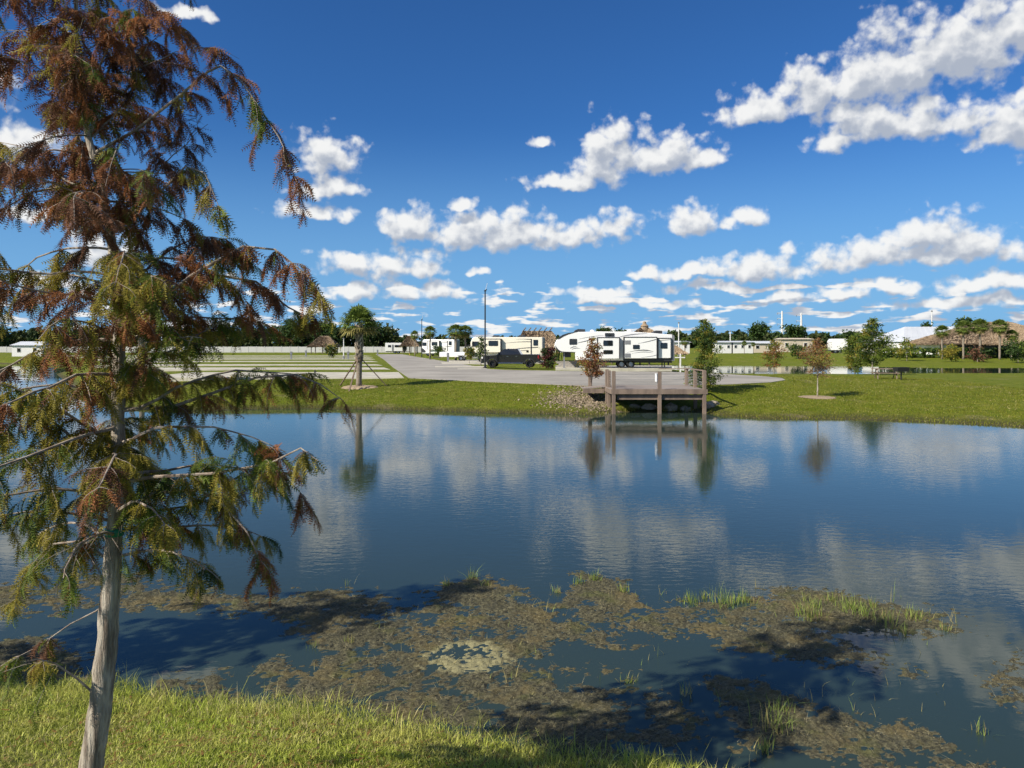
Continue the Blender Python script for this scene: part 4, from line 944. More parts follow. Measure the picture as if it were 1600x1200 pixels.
def stripe(parent, pts, w, y, m, name='stripe'):
    """tapering painted sweep on a side panel: pts in (x,z), widths along it"""
    P = [Vector((x, 0, z)) for x, z in pts]; n = len(P); vs = []
    for i, p in enumerate(P):
        d = (P[min(i + 1, n - 1)] - P[max(i - 1, 0)]).normalized(); nn = Vector((-d.z, 0, d.x)); ww = w[i] if isinstance(w, (list, tuple)) else w
        vs += [(p.x - nn.x * ww / 2, y, p.z - nn.z * ww / 2), (p.x + nn.x * ww / 2, y, p.z + nn.z * ww / 2)]
    vs += [(a, y + .012, c) for a, b, c in vs]; k = 2 * n
    fs = [(2 * i, 2 * i + 2, 2 * i + 3, 2 * i + 1) for i in range(n - 1)] + [(2 * i, 2 * i + k, 2 * i + 2 + k, 2 * i + 2) for i in range(n - 1)] + [(2 * i + 1, 2 * i + 3, 2 * i + 3 + k, 2 * i + 1 + k) for i in range(n - 1)]
    b = MB(); b.add(vs, fs); return b.build(name, m, parent)
def curve(a, b, c, n=10):
    a, b, c = Vector(a), Vector(b), Vector(c); return [tuple(a * (1 - t) ** 2 + b * 2 * t * (1 - t) + c * t * t) for t in [i / n for i in range(n + 1)]]
def fifth_wheel():
    d = 75.0; x = (958 - CX) / F * d
    root = empty('fifth_wheel_trailer', (x, d, ZR + .03), R(-3), 'long white fifth wheel trailer with black swoosh graphics and slide-outs', 'trailer')
    H = 1.25; A = lambda X: X - 6.0                     # half width; local x from nose
    prof = [(0.02,2.15),(0.06,2.45),(0.2,2.75),(0.45,3.05),(0.85,3.32),(1.4,3.5),(2.1,3.6),(4.5,3.66),(7.4,3.64),(9.5,3.52),(11.75,3.34),(11.9,3.2),(11.95,0.72),(2.15,0.78),(2.1,1.55),(0.75,1.58),(0.45,1.66),(0.2,1.86)]
    b = MB(); b.prism([(A(px), z) for px, z in prof], -H, H); b.build('body', M_WHITE, root, bevel=.06)
    Y = -H
    cap = MB(); pr = [(0.30,2.88),(0.45,3.06),(0.85,3.33),(1.4,3.51),(2.05,3.605),(2.35,3.625),(1.9,3.50),(1.35,3.33),(0.9,3.12),(0.55,2.9)]; cap.prism([(A(a), z) for a, z in pr], Y - .012, H + .012); cap.build('nose_cap', M_DARK, root)
    low = MB(); low.prism([(A(a), z) for a, z in ((0.2,1.86),(0.45,1.655),(0.75,1.575),(2.1,1.545),(2.1,1.60),(0.8,1.65),(0.55,1.75),(0.3,2.0),(.06,2.3))], Y - .01, H + .01); low.build('nose_trim', M_DARK, root)
    sk = MB(); sk.prism([(A(a), z) for a, z in ((6.9,.70),(11.97,.70),(11.97,1.05),(10.0,1.05),(8.6,.98),(8.2,1.0),(7.2,1.0),(6.9,.95))], Y - .014, H + .014); sk.build('skirt', M_DARK, root)
    rc = MB(); rc.prism([(A(11.72), .72), (A(11.98), .72), (A(11.98), 3.22), (A(11.78), 3.36), (A(11.72), 3.36)], Y - .02, H + .02); rc.build('rear_cap', M_GREYP, root)
    for nm, xa, xb, za, zb, dp in (('slide_out', 4.30, 6.50, .95, 3.02, .42), ('slide_out', 6.92, 10.18, .98, 3.05, .55), ('slide_out', 10.32, 11.62, 1.0, 2.95, .18)):
        s = MB(); s.box(A(xa), A(xb), Y - dp, Y + .1, za, zb); so = s.build(nm, M_WHITE, root, bevel=.02)
        t = .07
        for (u0, u1, w0, w1) in ((xa - .02, xb + .02, zb - .02, zb + t), (xa - .03, xa + .06, za, zb - .022), (xb - .06, xb + .03, za, zb - .022)):
            q = MB(); q.box(A(u0), A(u1), Y - dp - .022, Y + .02, w0, w1); q.build('slide_trim', M_DARK, so)
        if dp == .42:
            window(so, A(4.88), A(5.82), 2.22, 2.76, Y - dp); window(so, A(4.88), A(5.82), 1.40, 1.80, Y - dp)
        elif dp == .55:
            window(so, A(7.80), A(8.46), 1.90, 2.32, Y - dp)
            for z0 in (2.36, 1.06):
                v = MB(); v.box(A(7.02), A(7.58), Y - dp - .02, Y - dp + .01, z0, z0 + .40); v.build('vent_panel', M_GREYP, so)
            stripe(so, curve((A(7.2), 1.55), (A(8.9), 2.0), (A(9.85), 1.62)), [.01, .02, .04, .06, .08, .09, .09, .08, .06, .04, .01], Y - dp - .008, M_DARK)
            stripe(so, curve((A(7.7), 1.45), (A(9.0), 1.75), (A(9.75), 1.50)), [.01, .02, .03, .05, .06, .07, .07, .06, .05, .03, .01], Y - dp - .009, M_GREYP)
            stripe(so, curve((A(8.3), 2.45), (A(9.3), 2.62), (A(10.1), 2.86)), [.01, .02, .03, .04, .05, .06, .06, .07, .07, .07, .06], Y - dp - .008, M_DARK)
            stripe(so, curve((A(8.6), 1.06), (A(9.6), 1.15), (A(10.1), 1.30)), [.01, .02, .03, .04, .05, .05, .05, .05, .06, .06, .06], Y - dp - .008, M_GREYP)
        else:
            window(so, A(10.58), A(11.25), 1.95, 2.52, Y - dp); stripe(so, curve((A(10.4), 2.72), (A(11), 2.80), (A(11.58), 2.84)), [.05] * 11, Y - dp - .008, M_DARK)
    window(root, A(1.52), A(2.28), 2.34, 2.92, Y); window(root, A(5.08), A(6.02), 3.14, 3.50, Y)
    for pts, w, m in ((curve((A(2.3), 2.5), (A(3.3), 2.7), (A(4.25), 3.0)), .07, M_DARK), (curve((A(2.5), 2.9), (A(3.8), 3.2), (A(5.0), 3.28)), .05, M_GREYP), (curve((A(6.5), 3.1), (A(7.6), 3.4), (A(9.3), 3.46)), .09, M_GREYP), (curve((A(1.6), 1.95), (A(1.9), 2.2), (A(2.3), 2.1)), .10, M_GREYP), (curve((A(1.75), 1.85), (A(2.1), 2.05), (A(2.6), 1.95)), .06, M_DARK)):
        stripe(root, pts, [w * math.sin(math.pi * (.12 + .8 * i / 10)) for i in range(11)], Y - .008, m)
    for xa in (2.35, 2.95, 3.55):
        q = MB(); q.box(A(xa), A(xa + .5), Y - .018, Y + .02, .86, 1.42); q.build('locker_door', M_WHITE, root, bevel=.015)
    for xa, xb, z in ((1.95, 3.15, 3.6), (9.85, 10.9, 3.44)):
        q = MB(); q.prism([(A(xa), z - .05), (A(xb), z - .05), (A(xb), z + .30), (A(xa + .45), z + .33), (A(xa + .12), z + .18)], -.45, .45); q.build('air_conditioner', M_DARK, root, bevel=.04)
    for xa in (3.9, 7.7):
        q = MB(); q.lathe([(.25, 0), (.25, .1), (.18, .2), (0, .24)], 14, (A(xa), 0, 3.63)); q.build('roof_vent', M_WHITE, root)
    for xa in (6.75, 7.68): 
        for s in (-1, 1): wheel(root, A(xa), s * 1.08, .38, .24, s)
    fr = MB(); fr.box(A(2.2), A(11.8), -.9, .9, .52, .74); fr.build('chassis', M_DARK, root)
    for s in (-.8, .8):
        q = MB(); q.box(A(.95), A(1.07), s - .06, s + .06, .02, 1.58); q.box(A(.88), A(1.14), s - .13, s + .13, 0, .03); q.build('landing_leg', M_GREYP, root)
        q = MB(); q.box(A(11.0), A(11.1), s - .05, s + .05, 0, .56); q.build('stabiliser', M_DARK, root)
    pb = MB(); pb.box(A(.9), A(1.7), -.3, .3, 1.05, 1.6); pb.build('pin_box', M_DARK, root)
    ld = MB()
    for s in (.3, .7): ld.tube([(A(12.05), s, 1.1), (A(12.08), s, 3.3), (A(11.8), s, 3.5)], .018, 6)
    for k in range(7): ld.tube([(A(12.06), .3, 1.2 + k * .3), (A(12.06), .7, 1.2 + k * .3)], .014, 5)
    ld.build('ladder', M_GREYP, root, fix=False)
fifth_wheel()
def motorhome(px, d, rz, L, m_body, label, full=True):
    x = (px - CX) / F * d; root = empty('motorhome', (x, d, ZR + .03), rz, label, 'motorhome', 'motorhomes'); H = 1.25; h = L / 2; Y = -H
    b = MB(); b.prism([(-h + .35, .55), (h, .55), (h, 3.2), (h - .1, 3.32), (-h + .7, 3.36), (-h + .3, 3.2), (-h + .08, 2.6), (-h, 1.6), (-h + .05, .75)], -H, H); b.build('body', m_body, root, bevel=.08)
    rc = MB(); rc.box(h - .1, h + .02, -H - .012, H + .012, .6, 3.24); rc.build('rear_cap', M_GREYP, root)  # rear end coloured grey: shade on the end facing away from the sun
    ws = MB(); ws.prism([(-h - .01, 1.62), (-h + .06, 2.55), (-h + .14, 2.72), (-h + .2, 2.72), (-h + .1, 1.62)], -H * .92, H * .92); ws.build('windscreen', M_GLASS, root)
    fs = MB(); fs.prism([(-h - .005, 1.0), (-h + .02, 1.60), (-h + .5, 1.5), (-h + 1.1, 1.0), (-h + 1.0, .7), (-h + .1, .7)], Y - .012, H + .012); fs.build('front_graphic', M_DARK, root)
    window(root, -h + .3, -h + 1.25, 2.05, 2.75, Y)
    s = MB(); s.box(-h + 1.75, -h + 4.3, Y - .5, Y + .1, 1.3, 3.05); so = s.build('slide_out', m_body, root, bevel=.02); window(so, -h + 2.65, -h + 3.95, 2.15, 2.85, Y - .5)
    for (a, c, z0, z1) in ((1.7, 4.36, 3.03, 3.12), (1.7, 1.78, 1.3, 3.025), (4.26, 4.36, 1.3, 3.025)): q = MB(); q.box(-h + a, -h + c, Y - .52, Y, z0, z1); q.build('slide_trim', M_DARK, so)
    window(root, h - 1.25, h - .62, 2.2, 2.98, Y); window(root, h - 2.2, h - 1.9, 1.3, 1.6, Y, r=.04)
    q = MB(); q.box(h - 1.62, h - 1.45, Y - .02, Y, 1.0, 3.1); q.build('door_trim', M_DARK, root)
    for pts, w in ((curve((-h + 4.6, 2.5), (h - 3.2, 2.75), (h - 1.6, 2.7)), .10), (curve((-h + 2.0, 1.2), (0, 1.75), (h - .6, 1.98)), .12), (curve((h - 3.6, 3.05), (h - 2.6, 3.1), (h - 1.6, 3.02)), .10), (curve((-h + 1.0, 1.1), (0, 1.45), (h - 2.2, 1.55)), .07)):
        stripe(root, pts, [w * (.15 + .85 * i / 10) for i in range(11)], Y - .008, M_DARK)
    sk = MB(); sk.box(-h + .3, h - .02, Y - .008, H + .008, .45, .62); sk.build('skirt', M_GREYP, root)
    for a in (-h + 1.55, h - 2.9):
        for sgn in (-1, 1): wheel(root, a, sgn * 1.08, .47, .28, sgn)
    for a in (-1.6, 1.9): q = MB(); q.prism([(a - .5, 3.3), (a + .5, 3.3), (a + .45, 3.6), (a - .3, 3.6)], -.4, .4); q.build('air_conditioner', M_DARK, root, bevel=.03)
    mr = MB(); mr.bar((-h + .1, Y - .02, 2.3), (-h - .15, Y - .25, 2.25), .05); mr.box(-h - .22, -h - .1, Y - .36, Y - .2, 1.85, 2.3); mr.build('mirror', M_DARK, root)
    return root
motorhome(793, 100, R(-9), 9.9, M_CREAM, 'cream motorhome with black stripes parked behind the black pickup')
motorhome(688, 150, R(-20), 7.5, M_WHITE, 'white motorhome farther down the road behind the palms')
def pickup():
    d = 76.0; x = (799 - CX) / F * d; root = empty('pickup_truck', (x, d - .3, ZR + .03), R(-7), 'glossy black crew cab pickup parked on the grass by the lamp post', 'pickup'); W = .98
    def arch(cx, r, n=10): return [(cx + r * math.cos(math.pi * k / n), .42 + r * math.sin(math.pi * k / n)) for k in range(n, -1, -1)]
    # lower body, front at -x
    prof = [(-2.93, .62), (-2.95, .95), (-2.88, 1.12), (-2.6, 1.20), (-1.55, 1.26), (-1.3, 1.30), (2.82, 1.33), (2.9, 1.28), (2.92, .66), (2.4, .60)] + arch(1.95, .50)[::-1] + [(1.35, .50), (-1.25, .50)] + arch(-1.85, .50)[::-1] + [(-2.45, .55)]
    b = MB(); b.prism(prof, -W, W); b.build('body', M_BLACK, root, bevel=.05)
    lo, hi = [(-1.45, 1.27), (-.65, 1.86), (-.3, 1.92), (.75, 1.91), (1.12, 1.32)], None
    v = [(px, s * (W - .04 if z < 1.4 else W - .20), z) for s in (-1, 1) for px, z in lo]; c = MB(); n = len(lo)
    c.add(v, [tuple(range(n)), tuple(range(2 * n - 1, n - 1, -1))] + [(i, i + n, (i + 1) % n + n, (i + 1) % n) for i in range(n)]); c.build('cab', M_BLACK, root, bevel=.03)
    def side_glass(pts, nm='side_window'):
        for s in (-1, 1):
            q = MB(); vv = [(px, s * (W - .04 - .16 * (z - 1.3) / .55 + .010), z) for px, z in pts]; vv += [(a, y_ - s * .02, z) for a, y_, z in vv]; k = len(pts)
            q.add(vv, [tuple(range(k)), tuple(range(2 * k - 1, k - 1, -1))] + [(i, (i + 1) % k, (i + 1) % k + k, i + k) for i in range(k)]); q.build(nm, M_GLASS, root)
    side_glass([(-1.12, 1.38), (-.62, 1.77), (-.32, 1.82), (-.22, 1.82), (-.22, 1.38)]); side_glass([(-.14, 1.38), (-.14, 1.82), (.66, 1.82), (.90, 1.40)])
    q = MB(); q.add([(-1.40, -.82, 1.325), (-1.40, .82, 1.325), (-.70, .72, 1.85), (-.70, -.72, 1.85)], [(0, 1, 2, 3)]); q.v = [(a - .02, y, z + .02) for a, y, z in q.v]; q.build('windscreen', M_GLASS, root)
    bed = MB(); bed.box(1.22, 2.8, -W + .1, W - .1, 1.325, 1.345); bed.build('bed_cover', M_DARK, root)
    for a in (-1.85, 1.95):
        for s in (-1, 1):
            wheel(root, a, s * .84, .41, .28, s, M_DARK)
            q = MB(); pts = [(a + .53 * math.cos(t), .42 + .53 * math.sin(t)) for t in [math.pi * k / 10 for k in range(11)]]; pts += [(a + .47 * math.cos(t), .42 + .47 * math.sin(t)) for t in [math.pi * k / 10 for k in range(10, -1, -1)]]
            q.prism(pts, s * (W - .03), s * (W + .045)); q.build('wheel_arch', M_DARK, root)
    for s in (-1, 1):
        q = MB(); q.box(2.80, 2.935, s * W - (.16 if s > 0 else -.0) - (.01 if s < 0 else -.01), s * W + (.16 if s < 0 else 0) + (.01 if s > 0 else -.01), .95, 1.26); q.build('tail_lamp', M_RED, root)
        q = MB(); q.box(-2.965, -2.80, min(s * .6, s * .99), max(s * .6, s * .99), .92, 1.10); q.build('headlamp', M_LAMP, root)
        q = MB(); q.box(-1.20, -1.08, min(s * 1.0, s * 1.2), max(s * 1.0, s * 1.2), 1.34, 1.58); q.build('mirror', M_BLACK, root, bevel=.02)
        q = MB(); q.tube([(-1.2, s * (W + .05), .45), (1.3, s * (W + .05), .45)], .05, 8); q.build('side_step', M_CHROME, root)
        for a in (-.35, .55): q = MB(); q.box(a, a + .18, min(s * W, s * (W + .03)), max(s * W, s * (W + .03)), 1.14, 1.17); q.build('door_handle', M_CHROME, root)
    q = MB(); q.box(-2.99, -2.9, -.58, .58, .72, 1.08); q.build('grille', M_DARK, root); q = MB(); q.box(-3.05, -2.85, -W, W, .45, .66); q.build('front_bumper', M_DARK, root, bevel=.03)
    q = MB(); q.box(2.9, 3.05, -W, W, .48, .68); q.build('rear_bumper', M_DARK, root, bevel=.03)
    q = MB(); q.box(-2.4, 2.4, -.6, .6, .35, .55); q.build('chassis', M_DARK, root)
pickup()
def travel_trailer(px, d, rz, L, label, h=2.75, dark_front=True):
    x = (px - CX) / F * d; root = empty('travel_trailer', (x, d, hz(x, d) + .03), rz, label, 'trailer', 'trailers and park homes in the distance'); k = L / 2; H = 1.2
    b = MB(); b.prism([(-k, .6), (k - .3, .6), (k, 1.2), (k - .05, h - .5), (k - .4, h), (-k + .1, h), (-k, h - .2)], -H, H); b.build('body', M_WHITE, root, bevel=.05)
    if dark_front: q = MB(); q.prism([(k - .9, .62), (k - .28, .62), (k + .02, 1.2), (k - .03, h - .5), (k - .5, h - .1), (k - .75, 1.5)], -H - .02, H + .02); q.build('front_cap', M_DARK, root)
    for a in (-k + .7, -k + 2.4, k - 2.2): window(root, a, a + .8, 1.6, 2.2, -H)
    q = MB(); q.box(-k + 1.7, -k + 2.2, -H - .02, -H, .7, 2.3); q.build('door', M_GREYP, root)
    for a in (-.3, .6):
        for s in (-1, 1): wheel(root, a, s * 1.02, .34, .2, s)
    q = MB(); q.bar((k - .4, 0, .5), (k + .9, 0, .5), .12); q.box(-k + .1, k - .3, -.8, .8, .42, .62); q.build('chassis', M_DARK, root)
    return root
travel_trailer(619, 192, R(4), 5.4, 'white travel trailer with dark front cap before the white fence')
def boat_trailer():
    d = 108; x = (714 - CX) / F * d; root = empty('utility_trailer', (x, d, hz(x, d) + .03), R(-8), 'low white open trailer parked before the cream motorhome', 'trailer', 'trailers and park homes in the distance')
    q = MB(); q.prism([(-2.4, .55), (1.9, .55), (2.5, .9), (2.5, 1.25), (-2.4, 1.25)], -1.0, 1.0); q.build('box', M_WHITE, root, bevel=.04)
    for s in (-1, 1): wheel(root, .8, s * 1.08, .35, .2, s); q = MB(); q.box(.3, 1.3, min(s * .98, s * 1.2), max(s * .98, s * 1.2), .74, .79); q.build('mudguard', M_GREYP, root)
    q = MB(); q.bar((-2.4, 0, .5), (-3.6, 0, .5), .12); q.build('drawbar', M_DARK, root)
boat_trailer()

# ------------------------------------------------------------------ thatched shelters
M_THATCH = mat('palm_thatch', (0.37, 0.28, 0.185), 0.95, var=(0.26, 0.19, 0.125), scale=3.5, island=0.2, bump=.8, bscale=20, spec=.1)
M_POLE = mat('shelter_pole', (0.20, 0.15, 0.11), .85, var=(.13, .10, .07), scale=5)
def thatch_hut(px, d, w, dep, eave, ridge, ridge_len, label, seed, cupola=False, spikes=0, cat='shelter', rz=0.0, n=4500, posts=True, name='thatched_shelter'):
    np.random.seed(seed); random.seed(seed); x = (px - CX) / F * d; z = hz(x, d); root = empty(name, (x, d, z), rz, label, cat, 'thatched shelters'); rl = ridge_len / 2
    ez, zz = eave, ridge
    v = [(-w/2, -dep/2, ez), (w/2, -dep/2, ez), (w/2, dep/2, ez), (-w/2, dep/2, ez), (-rl, 0, zz), (rl, 0, zz), (-w/2 + .2, -dep/2 + .2, ez - .1), (w/2 - .2, -dep/2 + .2, ez - .1), (w/2 - .2, dep/2 - .2, ez - .1), (-w/2 + .2, dep/2 - .2, ez - .1)]
    b = MB(); b.add(v, [(0, 1, 5, 4), (1, 2, 5), (2, 3, 4, 5), (3, 0, 4), (0, 6, 7, 1), (1, 7, 8, 2), (2, 8, 9, 3), (3, 9, 6, 0)]); rf = b.build('roof', M_THATCH, root)
    faces = [(v[0], v[1], v[5], v[4]), (v[1], v[2], v[5], v[5]), (v[2], v[3], v[4], v[5]), (v[3], v[0], v[4], v[4])]
    P, Fw = [], []
    for a, b_, c, e in faces:
        a, b_, c, e = map(np.array, (a, b_, c, e)); k = n // 4
        u = np.random.rand(k, 1); t = np.random.rand(k, 1) ** 1.3; lo = a + (b_ - a) * u; hi = e + (c - e) * u; t = np.where(np.random.rand(k, 1) < .18, np.random.rand(k, 1) * .03, t)
        p = lo + (hi - lo) * t; dn = lo - hi; dn = dn / np.linalg.norm(dn, axis=1, keepdims=True); nn = np.cross(b_ - a, e - a); nn = nn / np.linalg.norm(nn)
        P.append(p + nn * .05); Fw.append(dn + nn * .05 + np.random.normal(0, .06, p.shape))
    P, Fw = np.concatenate(P), np.concatenate(Fw); s = np.stack([np.random.uniform(.03, .08, len(P)), np.random.uniform(.3, .65, len(P)), np.ones(len(P))], 1) * min(1.0, w / 9 + .3)
    vv, ff, cc = scatter(*LEAF, P, spin(frames(Fw), np.random.normal(0, .4, len(P))), s)
    o = link(bpy.data.objects.new('thatch_fringe', mesh_np('thatch_fringe', vv, ff, M_THATCH)), root); o['kind'] = 'stuff'
    if cupola:
        q = MB(); q.lathe([(.55, zz - .4), (.5, zz + .12), (.6, zz + .15), (.26, zz + .45), (.2, zz + .75), (0, zz + .8)], 12); q.build('cupola', M_THATCH, root)
    for k in range(spikes):
        xx = -rl + 2 * rl * k / max(1, spikes - 1); q = MB(); q.bar((xx - .35, -.35, zz - .2), (xx + .2, .2, zz + .5), .10); q.bar((xx - .35, .35, zz - .2), (xx + .2, -.2, zz + .45), .10); q.build('ridge_pole', M_POLE, root)
    if posts:
        for xx in (-w/2 + .6, 0, w/2 - .6):
            for yy in (-dep/2 + .6, dep/2 - .6): q = MB(); q.tube([(xx, yy, -.1), (xx, yy, eave + .25)], .11, 8); q.build('post', M_POLE, root)
    return root
Zb = lambda y, d: HW + (HY - y) / F * d
thatch_hut(840, 112, 7.2, 5.0, 1.9, 4.55, 4.0, 'thatched shelter with ridge poles behind the cream motorhome', 71, spikes=6)
thatch_hut(1007, 98, 9.0, 8.0, 1.9, 5.2, .6, 'round thatched hut with cupola behind the white fifth wheel', 72, cupola=True)
thatch_hut(507, 185, 6.8, 5.0, 2.0, 4.5, 2.0, 'small thatched shelter before the white fence and oaks', 73)
thatch_hut(641, 190, 4.6, 4.0, 2.1, 4.6, 1.0, 'small thatched shelter at the end of the road', 74)
thatch_hut(1552, 132, 26.5, 12, 1.9, 5.9, 5.0, 'big thatched hall with palms before it across the far pond', 75, n=16000, posts=False, cat='hall', name='thatched_hall')
hall = [o for o in bpy.data.objects if o.name == 'thatched_hall'][0]
for (x0, x1, m, nm) in ((-12.2, -9.6, M_WHITE, 'wall_panel'), (-9.5, .6, M_DARK, 'screen_wall'), (.7, 12.2, M_WHITE, 'wall_panel')):
    q = MB(); q.box(x0, x1, -5.0, 5.0 if nm == 'wall_panel' else 4.9, -.1, 2.0); q.build(nm, m, hall)
for k in range(4): q = MB(); q.box(2.4 + k * 2.6, 3.5 + k * 2.6, -5.04, -4.96, .1, 1.8); q.build('door', M_GLASS, hall)
for k in range(11): q = MB(); q.box(-12.6 + k * 2.5, -12.45 + k * 2.5, -5.4, -5.2, -.1, 2.2); q.build('post', M_POLE, hall)
M_ROOFM = mat('pale_metal_roof', (0.60, 0.62, 0.63), .4, var=(.54, .56, .58), scale=.4); M_WALL = mat('white_wall', (.72, .71, .68), .7)
def house(px, d, L, dep, wall_h, ridge_h, label, m_wall, m_roof, wins, name='park_home', hip=1.0, rz=0.0, group='trailers and park homes in the distance', cat='building', seams=0):
    x = (px - CX) / F * d; root = empty(name, (x, d, hz(x, d)), rz, label, cat, group); h = L / 2
    q = MB(); q.box(-h, h, -dep/2, dep/2, -.2, wall_h); q.build('wall', m_wall, root)
    e = .35; q = MB(); q.add([(-h - e, -dep/2 - e, wall_h), (h + e, -dep/2 - e, wall_h), (h + e, dep/2 + e, wall_h), (-h - e, dep/2 + e, wall_h), (-h + hip, 0, ridge_h), (h - hip, 0, ridge_h)], [(0, 1, 5, 4), (1, 2, 5), (2, 3, 4, 5), (3, 0, 4), (0, 3, 2, 1)]); rf = q.build('roof', m_roof, root)
    for k in range(seams):
        t = (k + .5) / seams; a = Vector((-h - e + (L + 2 * e) * t, -dep/2 - e, wall_h + .02)); c = Vector((-h + hip + (L - 2 * hip) * t, 0, ridge_h + .02)); q = MB(); q.bar(a, c, .06, .05); q.build('roof_seam', m_roof, rf)
    for (u, w, z0, z1) in wins:
        f = MB(); f.box(u - w/2, u + w/2, -dep/2 - .05, -dep/2 + .02, z0, z1); o = f.build('window', M_WHITE, root); g_ = MB(); g_.box(u - w/2 + .07, u + w/2 - .07, -dep/2 - .07, -dep/2 - .045, z0 + .07, z1 - .07); g_.build('pane', M_GLASS, o)
    return root
house(1500, 160, 34, 18, 2.3, 5.6, 'large white building with pale metal roof behind the thatched hall', M_WALL, M_ROOFM, [(-15.2 + k * 1.25, .8, .2, 2.0) for k in range(8)], 'club_house', 5, group='buildings of the park', seams=26)
G5 = 'white park home beyond the far pond with a row of windows'
house(1063, 150, 3.2, 2.6, 2.2, 2.5, 'short white park home just right of the fifth wheel trailer', M_WALL, M_ROOFM, [(-.8, .6, 1, 1.7), (.7, .6, 1, 1.7)], hip=.3)
house(1129, 150, 3.4, 2.6, 2.2, 2.5, 'white park home behind the dense conical cypress', M_WALL, M_ROOFM, [(-.9, .6, 1, 1.7), (.8, .6, 1, 1.7)], hip=.3)
house(1157, 150, 4.4, 2.6, 2.2, 2.5, 'longer white park home beyond the far pond, right of the conical cypress', M_WALL, M_ROOFM, [(-1.4, .6, 1, 1.7), (0, .6, 1, 1.7), (1.4, .6, 1, 1.7)], hip=.3)
house(1190, 160, 5.5, 3, 2.0, 2.5, 'low beige building left of the power poles', mat('beige_wall', (.55, .47, .36), .8), M_ROOFM, [(-1.4, .8, .8, 1.6), (1.2, .8, .8, 1.6)], hip=.4)
house(1240, 175, 7.5, 4, 3.0, 3.3, 'flat beige building beneath the power poles', MATS['beige_wall'], MATS['beige_wall'], [(-2.4, .8, 1.2, 2.2), (2, .8, 1.2, 2.2)], hip=.2)
travel_trailer(1308, 150, R(170), 3.4, 'white trailer half hidden behind the orange tree, across the far pond', 2.9, False)
house(52, 150, 6, 4, 2.2, 3.0, 'white building far off across the left arm of the pond', M_WALL, M_ROOFM, [(-1.6, .8, .8, 1.7), (1.6, .8, .8, 1.7)], hip=.5)
def vinyl_fence():
    d = 212.0; xa, xb = (-120 - CX) / F * d, (905 - CX) / F * d; n = int((xb - xa) / 2.4)
    root = empty('vinyl_fence', (0, d, ZR), label='long white vinyl privacy fence before the distant oaks', cat='fence'); M_V = mat('white_vinyl', (.54, .53, .50), .5)
    pn = MB(); pn.box(-1.13, 1.13, -.02, .02, .06, 1.72); po = MB(); po.box(-.07, .07, -.07, .07, -.2, 1.86); p0 = q0 = None
    for k in range(n):
        X = xa + k * 2.4; z = hz(X + 1.2, d) - ZR
        if p0 is None: p0 = a = pn.build('panel', M_V, root); q0 = b = po.build('post', M_V, root)
        else: a = p0.copy(); b = q0.copy(); COL.objects.link(a); COL.objects.link(b)
        a.location = (X + 1.2, 0, z); b.location = (X, 0, z)
vinyl_fence()

# ------------------------------------------------------------------ lamp posts, poles, furniture
M_POST = mat('dark_bronze', (0.018, 0.018, 0.020), .45)
def lamp_post(px, d, ytop, label):
    x = (px - CX) / F * d; z = hz(x, d); h = Zb(ytop, d) - z; root = empty('lamp_post', (x, d, z), label=label, cat='lamp post', group='lamp posts along the road')
    q = MB(); q.tube([(0, 0, -.1), (0, 0, h - .9)], [.085, .065], 10); q.build('pole', M_POST, root); q = MB(); q.lathe([(.2, 0), (.2, .08), (.11, .14), (.09, .5)], 12); q.build('base', M_POST, root)
    q = MB(); q.tube([(0, 0, h - 1.0), (0, 0, h - .75), (.18, 0, h - .62)], .04, 8); q.build('arm', M_POST, root)
    q = MB(); q.prism([(-.1, h - .86), (.1, h - .86), (.15, h - .74), (-.12, h - .74)], -.16, .16); q.build('lantern', M_POST, root, bevel=.02)
    q = MB(); q.bar((.05, 0, h - .70), (.22, 0, h - .02), .30, .04, up=(1, 0, .2)); q.build('solar_panel', mat('pale_panel', (.62, .65, .70), .25), root)
lamp_post(758, 74.0, 442, 'tall dark lamp post beside the black pickup')
lamp_post(659, 142.0, 493, 'farther dark lamp post down the road between two palms')
def power_pole(px, d, ytop, label):
    x = (px - CX) / F * d; h = Zb(ytop, d) - 1; root = empty('power_pole', (x, d, 1), label=label, cat='power pole', group='steel power poles'); m = mat('galvanised_steel', (.68, .67, .64), .6)
    q = MB(); q.tube([(0, 0, -.3), (0, 0, h)], [.85, .42], 10); q.build('pole', m, root)
    for k, z in enumerate((h - 1.0, h - 4.2, h - 7.4)): q = MB(); q.tube([(0, 0, z - .4), (-2.6, 0, z + .1)], [.2, .1], 6); a = q.build('cross_arm', m, root); i = MB(); i.tube([(-2.6, 0, z + .1), (-2.6, 0, z - 1.0)], .14, 6); i.build('insulator', M_GREYP, a)
power_pole(1222, 420, 486, 'left of two tall pale steel power poles above the woods'); power_pole(1252, 400, 489, 'right of two tall pale steel power poles above the woods')
for px, d, yt, yb, lb in ((1060.5, 130, 505, 560, 'thin pale flag pole right of the fifth wheel'), (1141, 170, 518, 556, 'thin dark pole between the park homes'), (1456, 200, 487, 540, 'thin pale mast above the white metal roof'), (537, 120, 530, 560, 'grey utility pole on the striped pads right of the small shelter')):
    x = (px - CX) / F * d; z = hz(x, d); o = empty('slim_pole', (x, d, z), label=lb, cat='pole'); q = MB(); q.tube([(0, 0, -.1), (0, 0, Zb(yt, d) - z)], [d * .0009, d * .0006], 6); q.build('shaft', MATS['galvanised_steel'], o); q = MB(); q.lathe([(d * .0014, 0), (d * .0014, d * .004), (0, d * .005)], 8); q.build('footing', M_GREYP, o)
    q = MB(); q.lathe([(d * .0011, 0), (d * .0013, d * .001), (0, d * .002)], 8, (0, 0, Zb(yt, d) - z)); q.build('cap', M_GREYP, o)
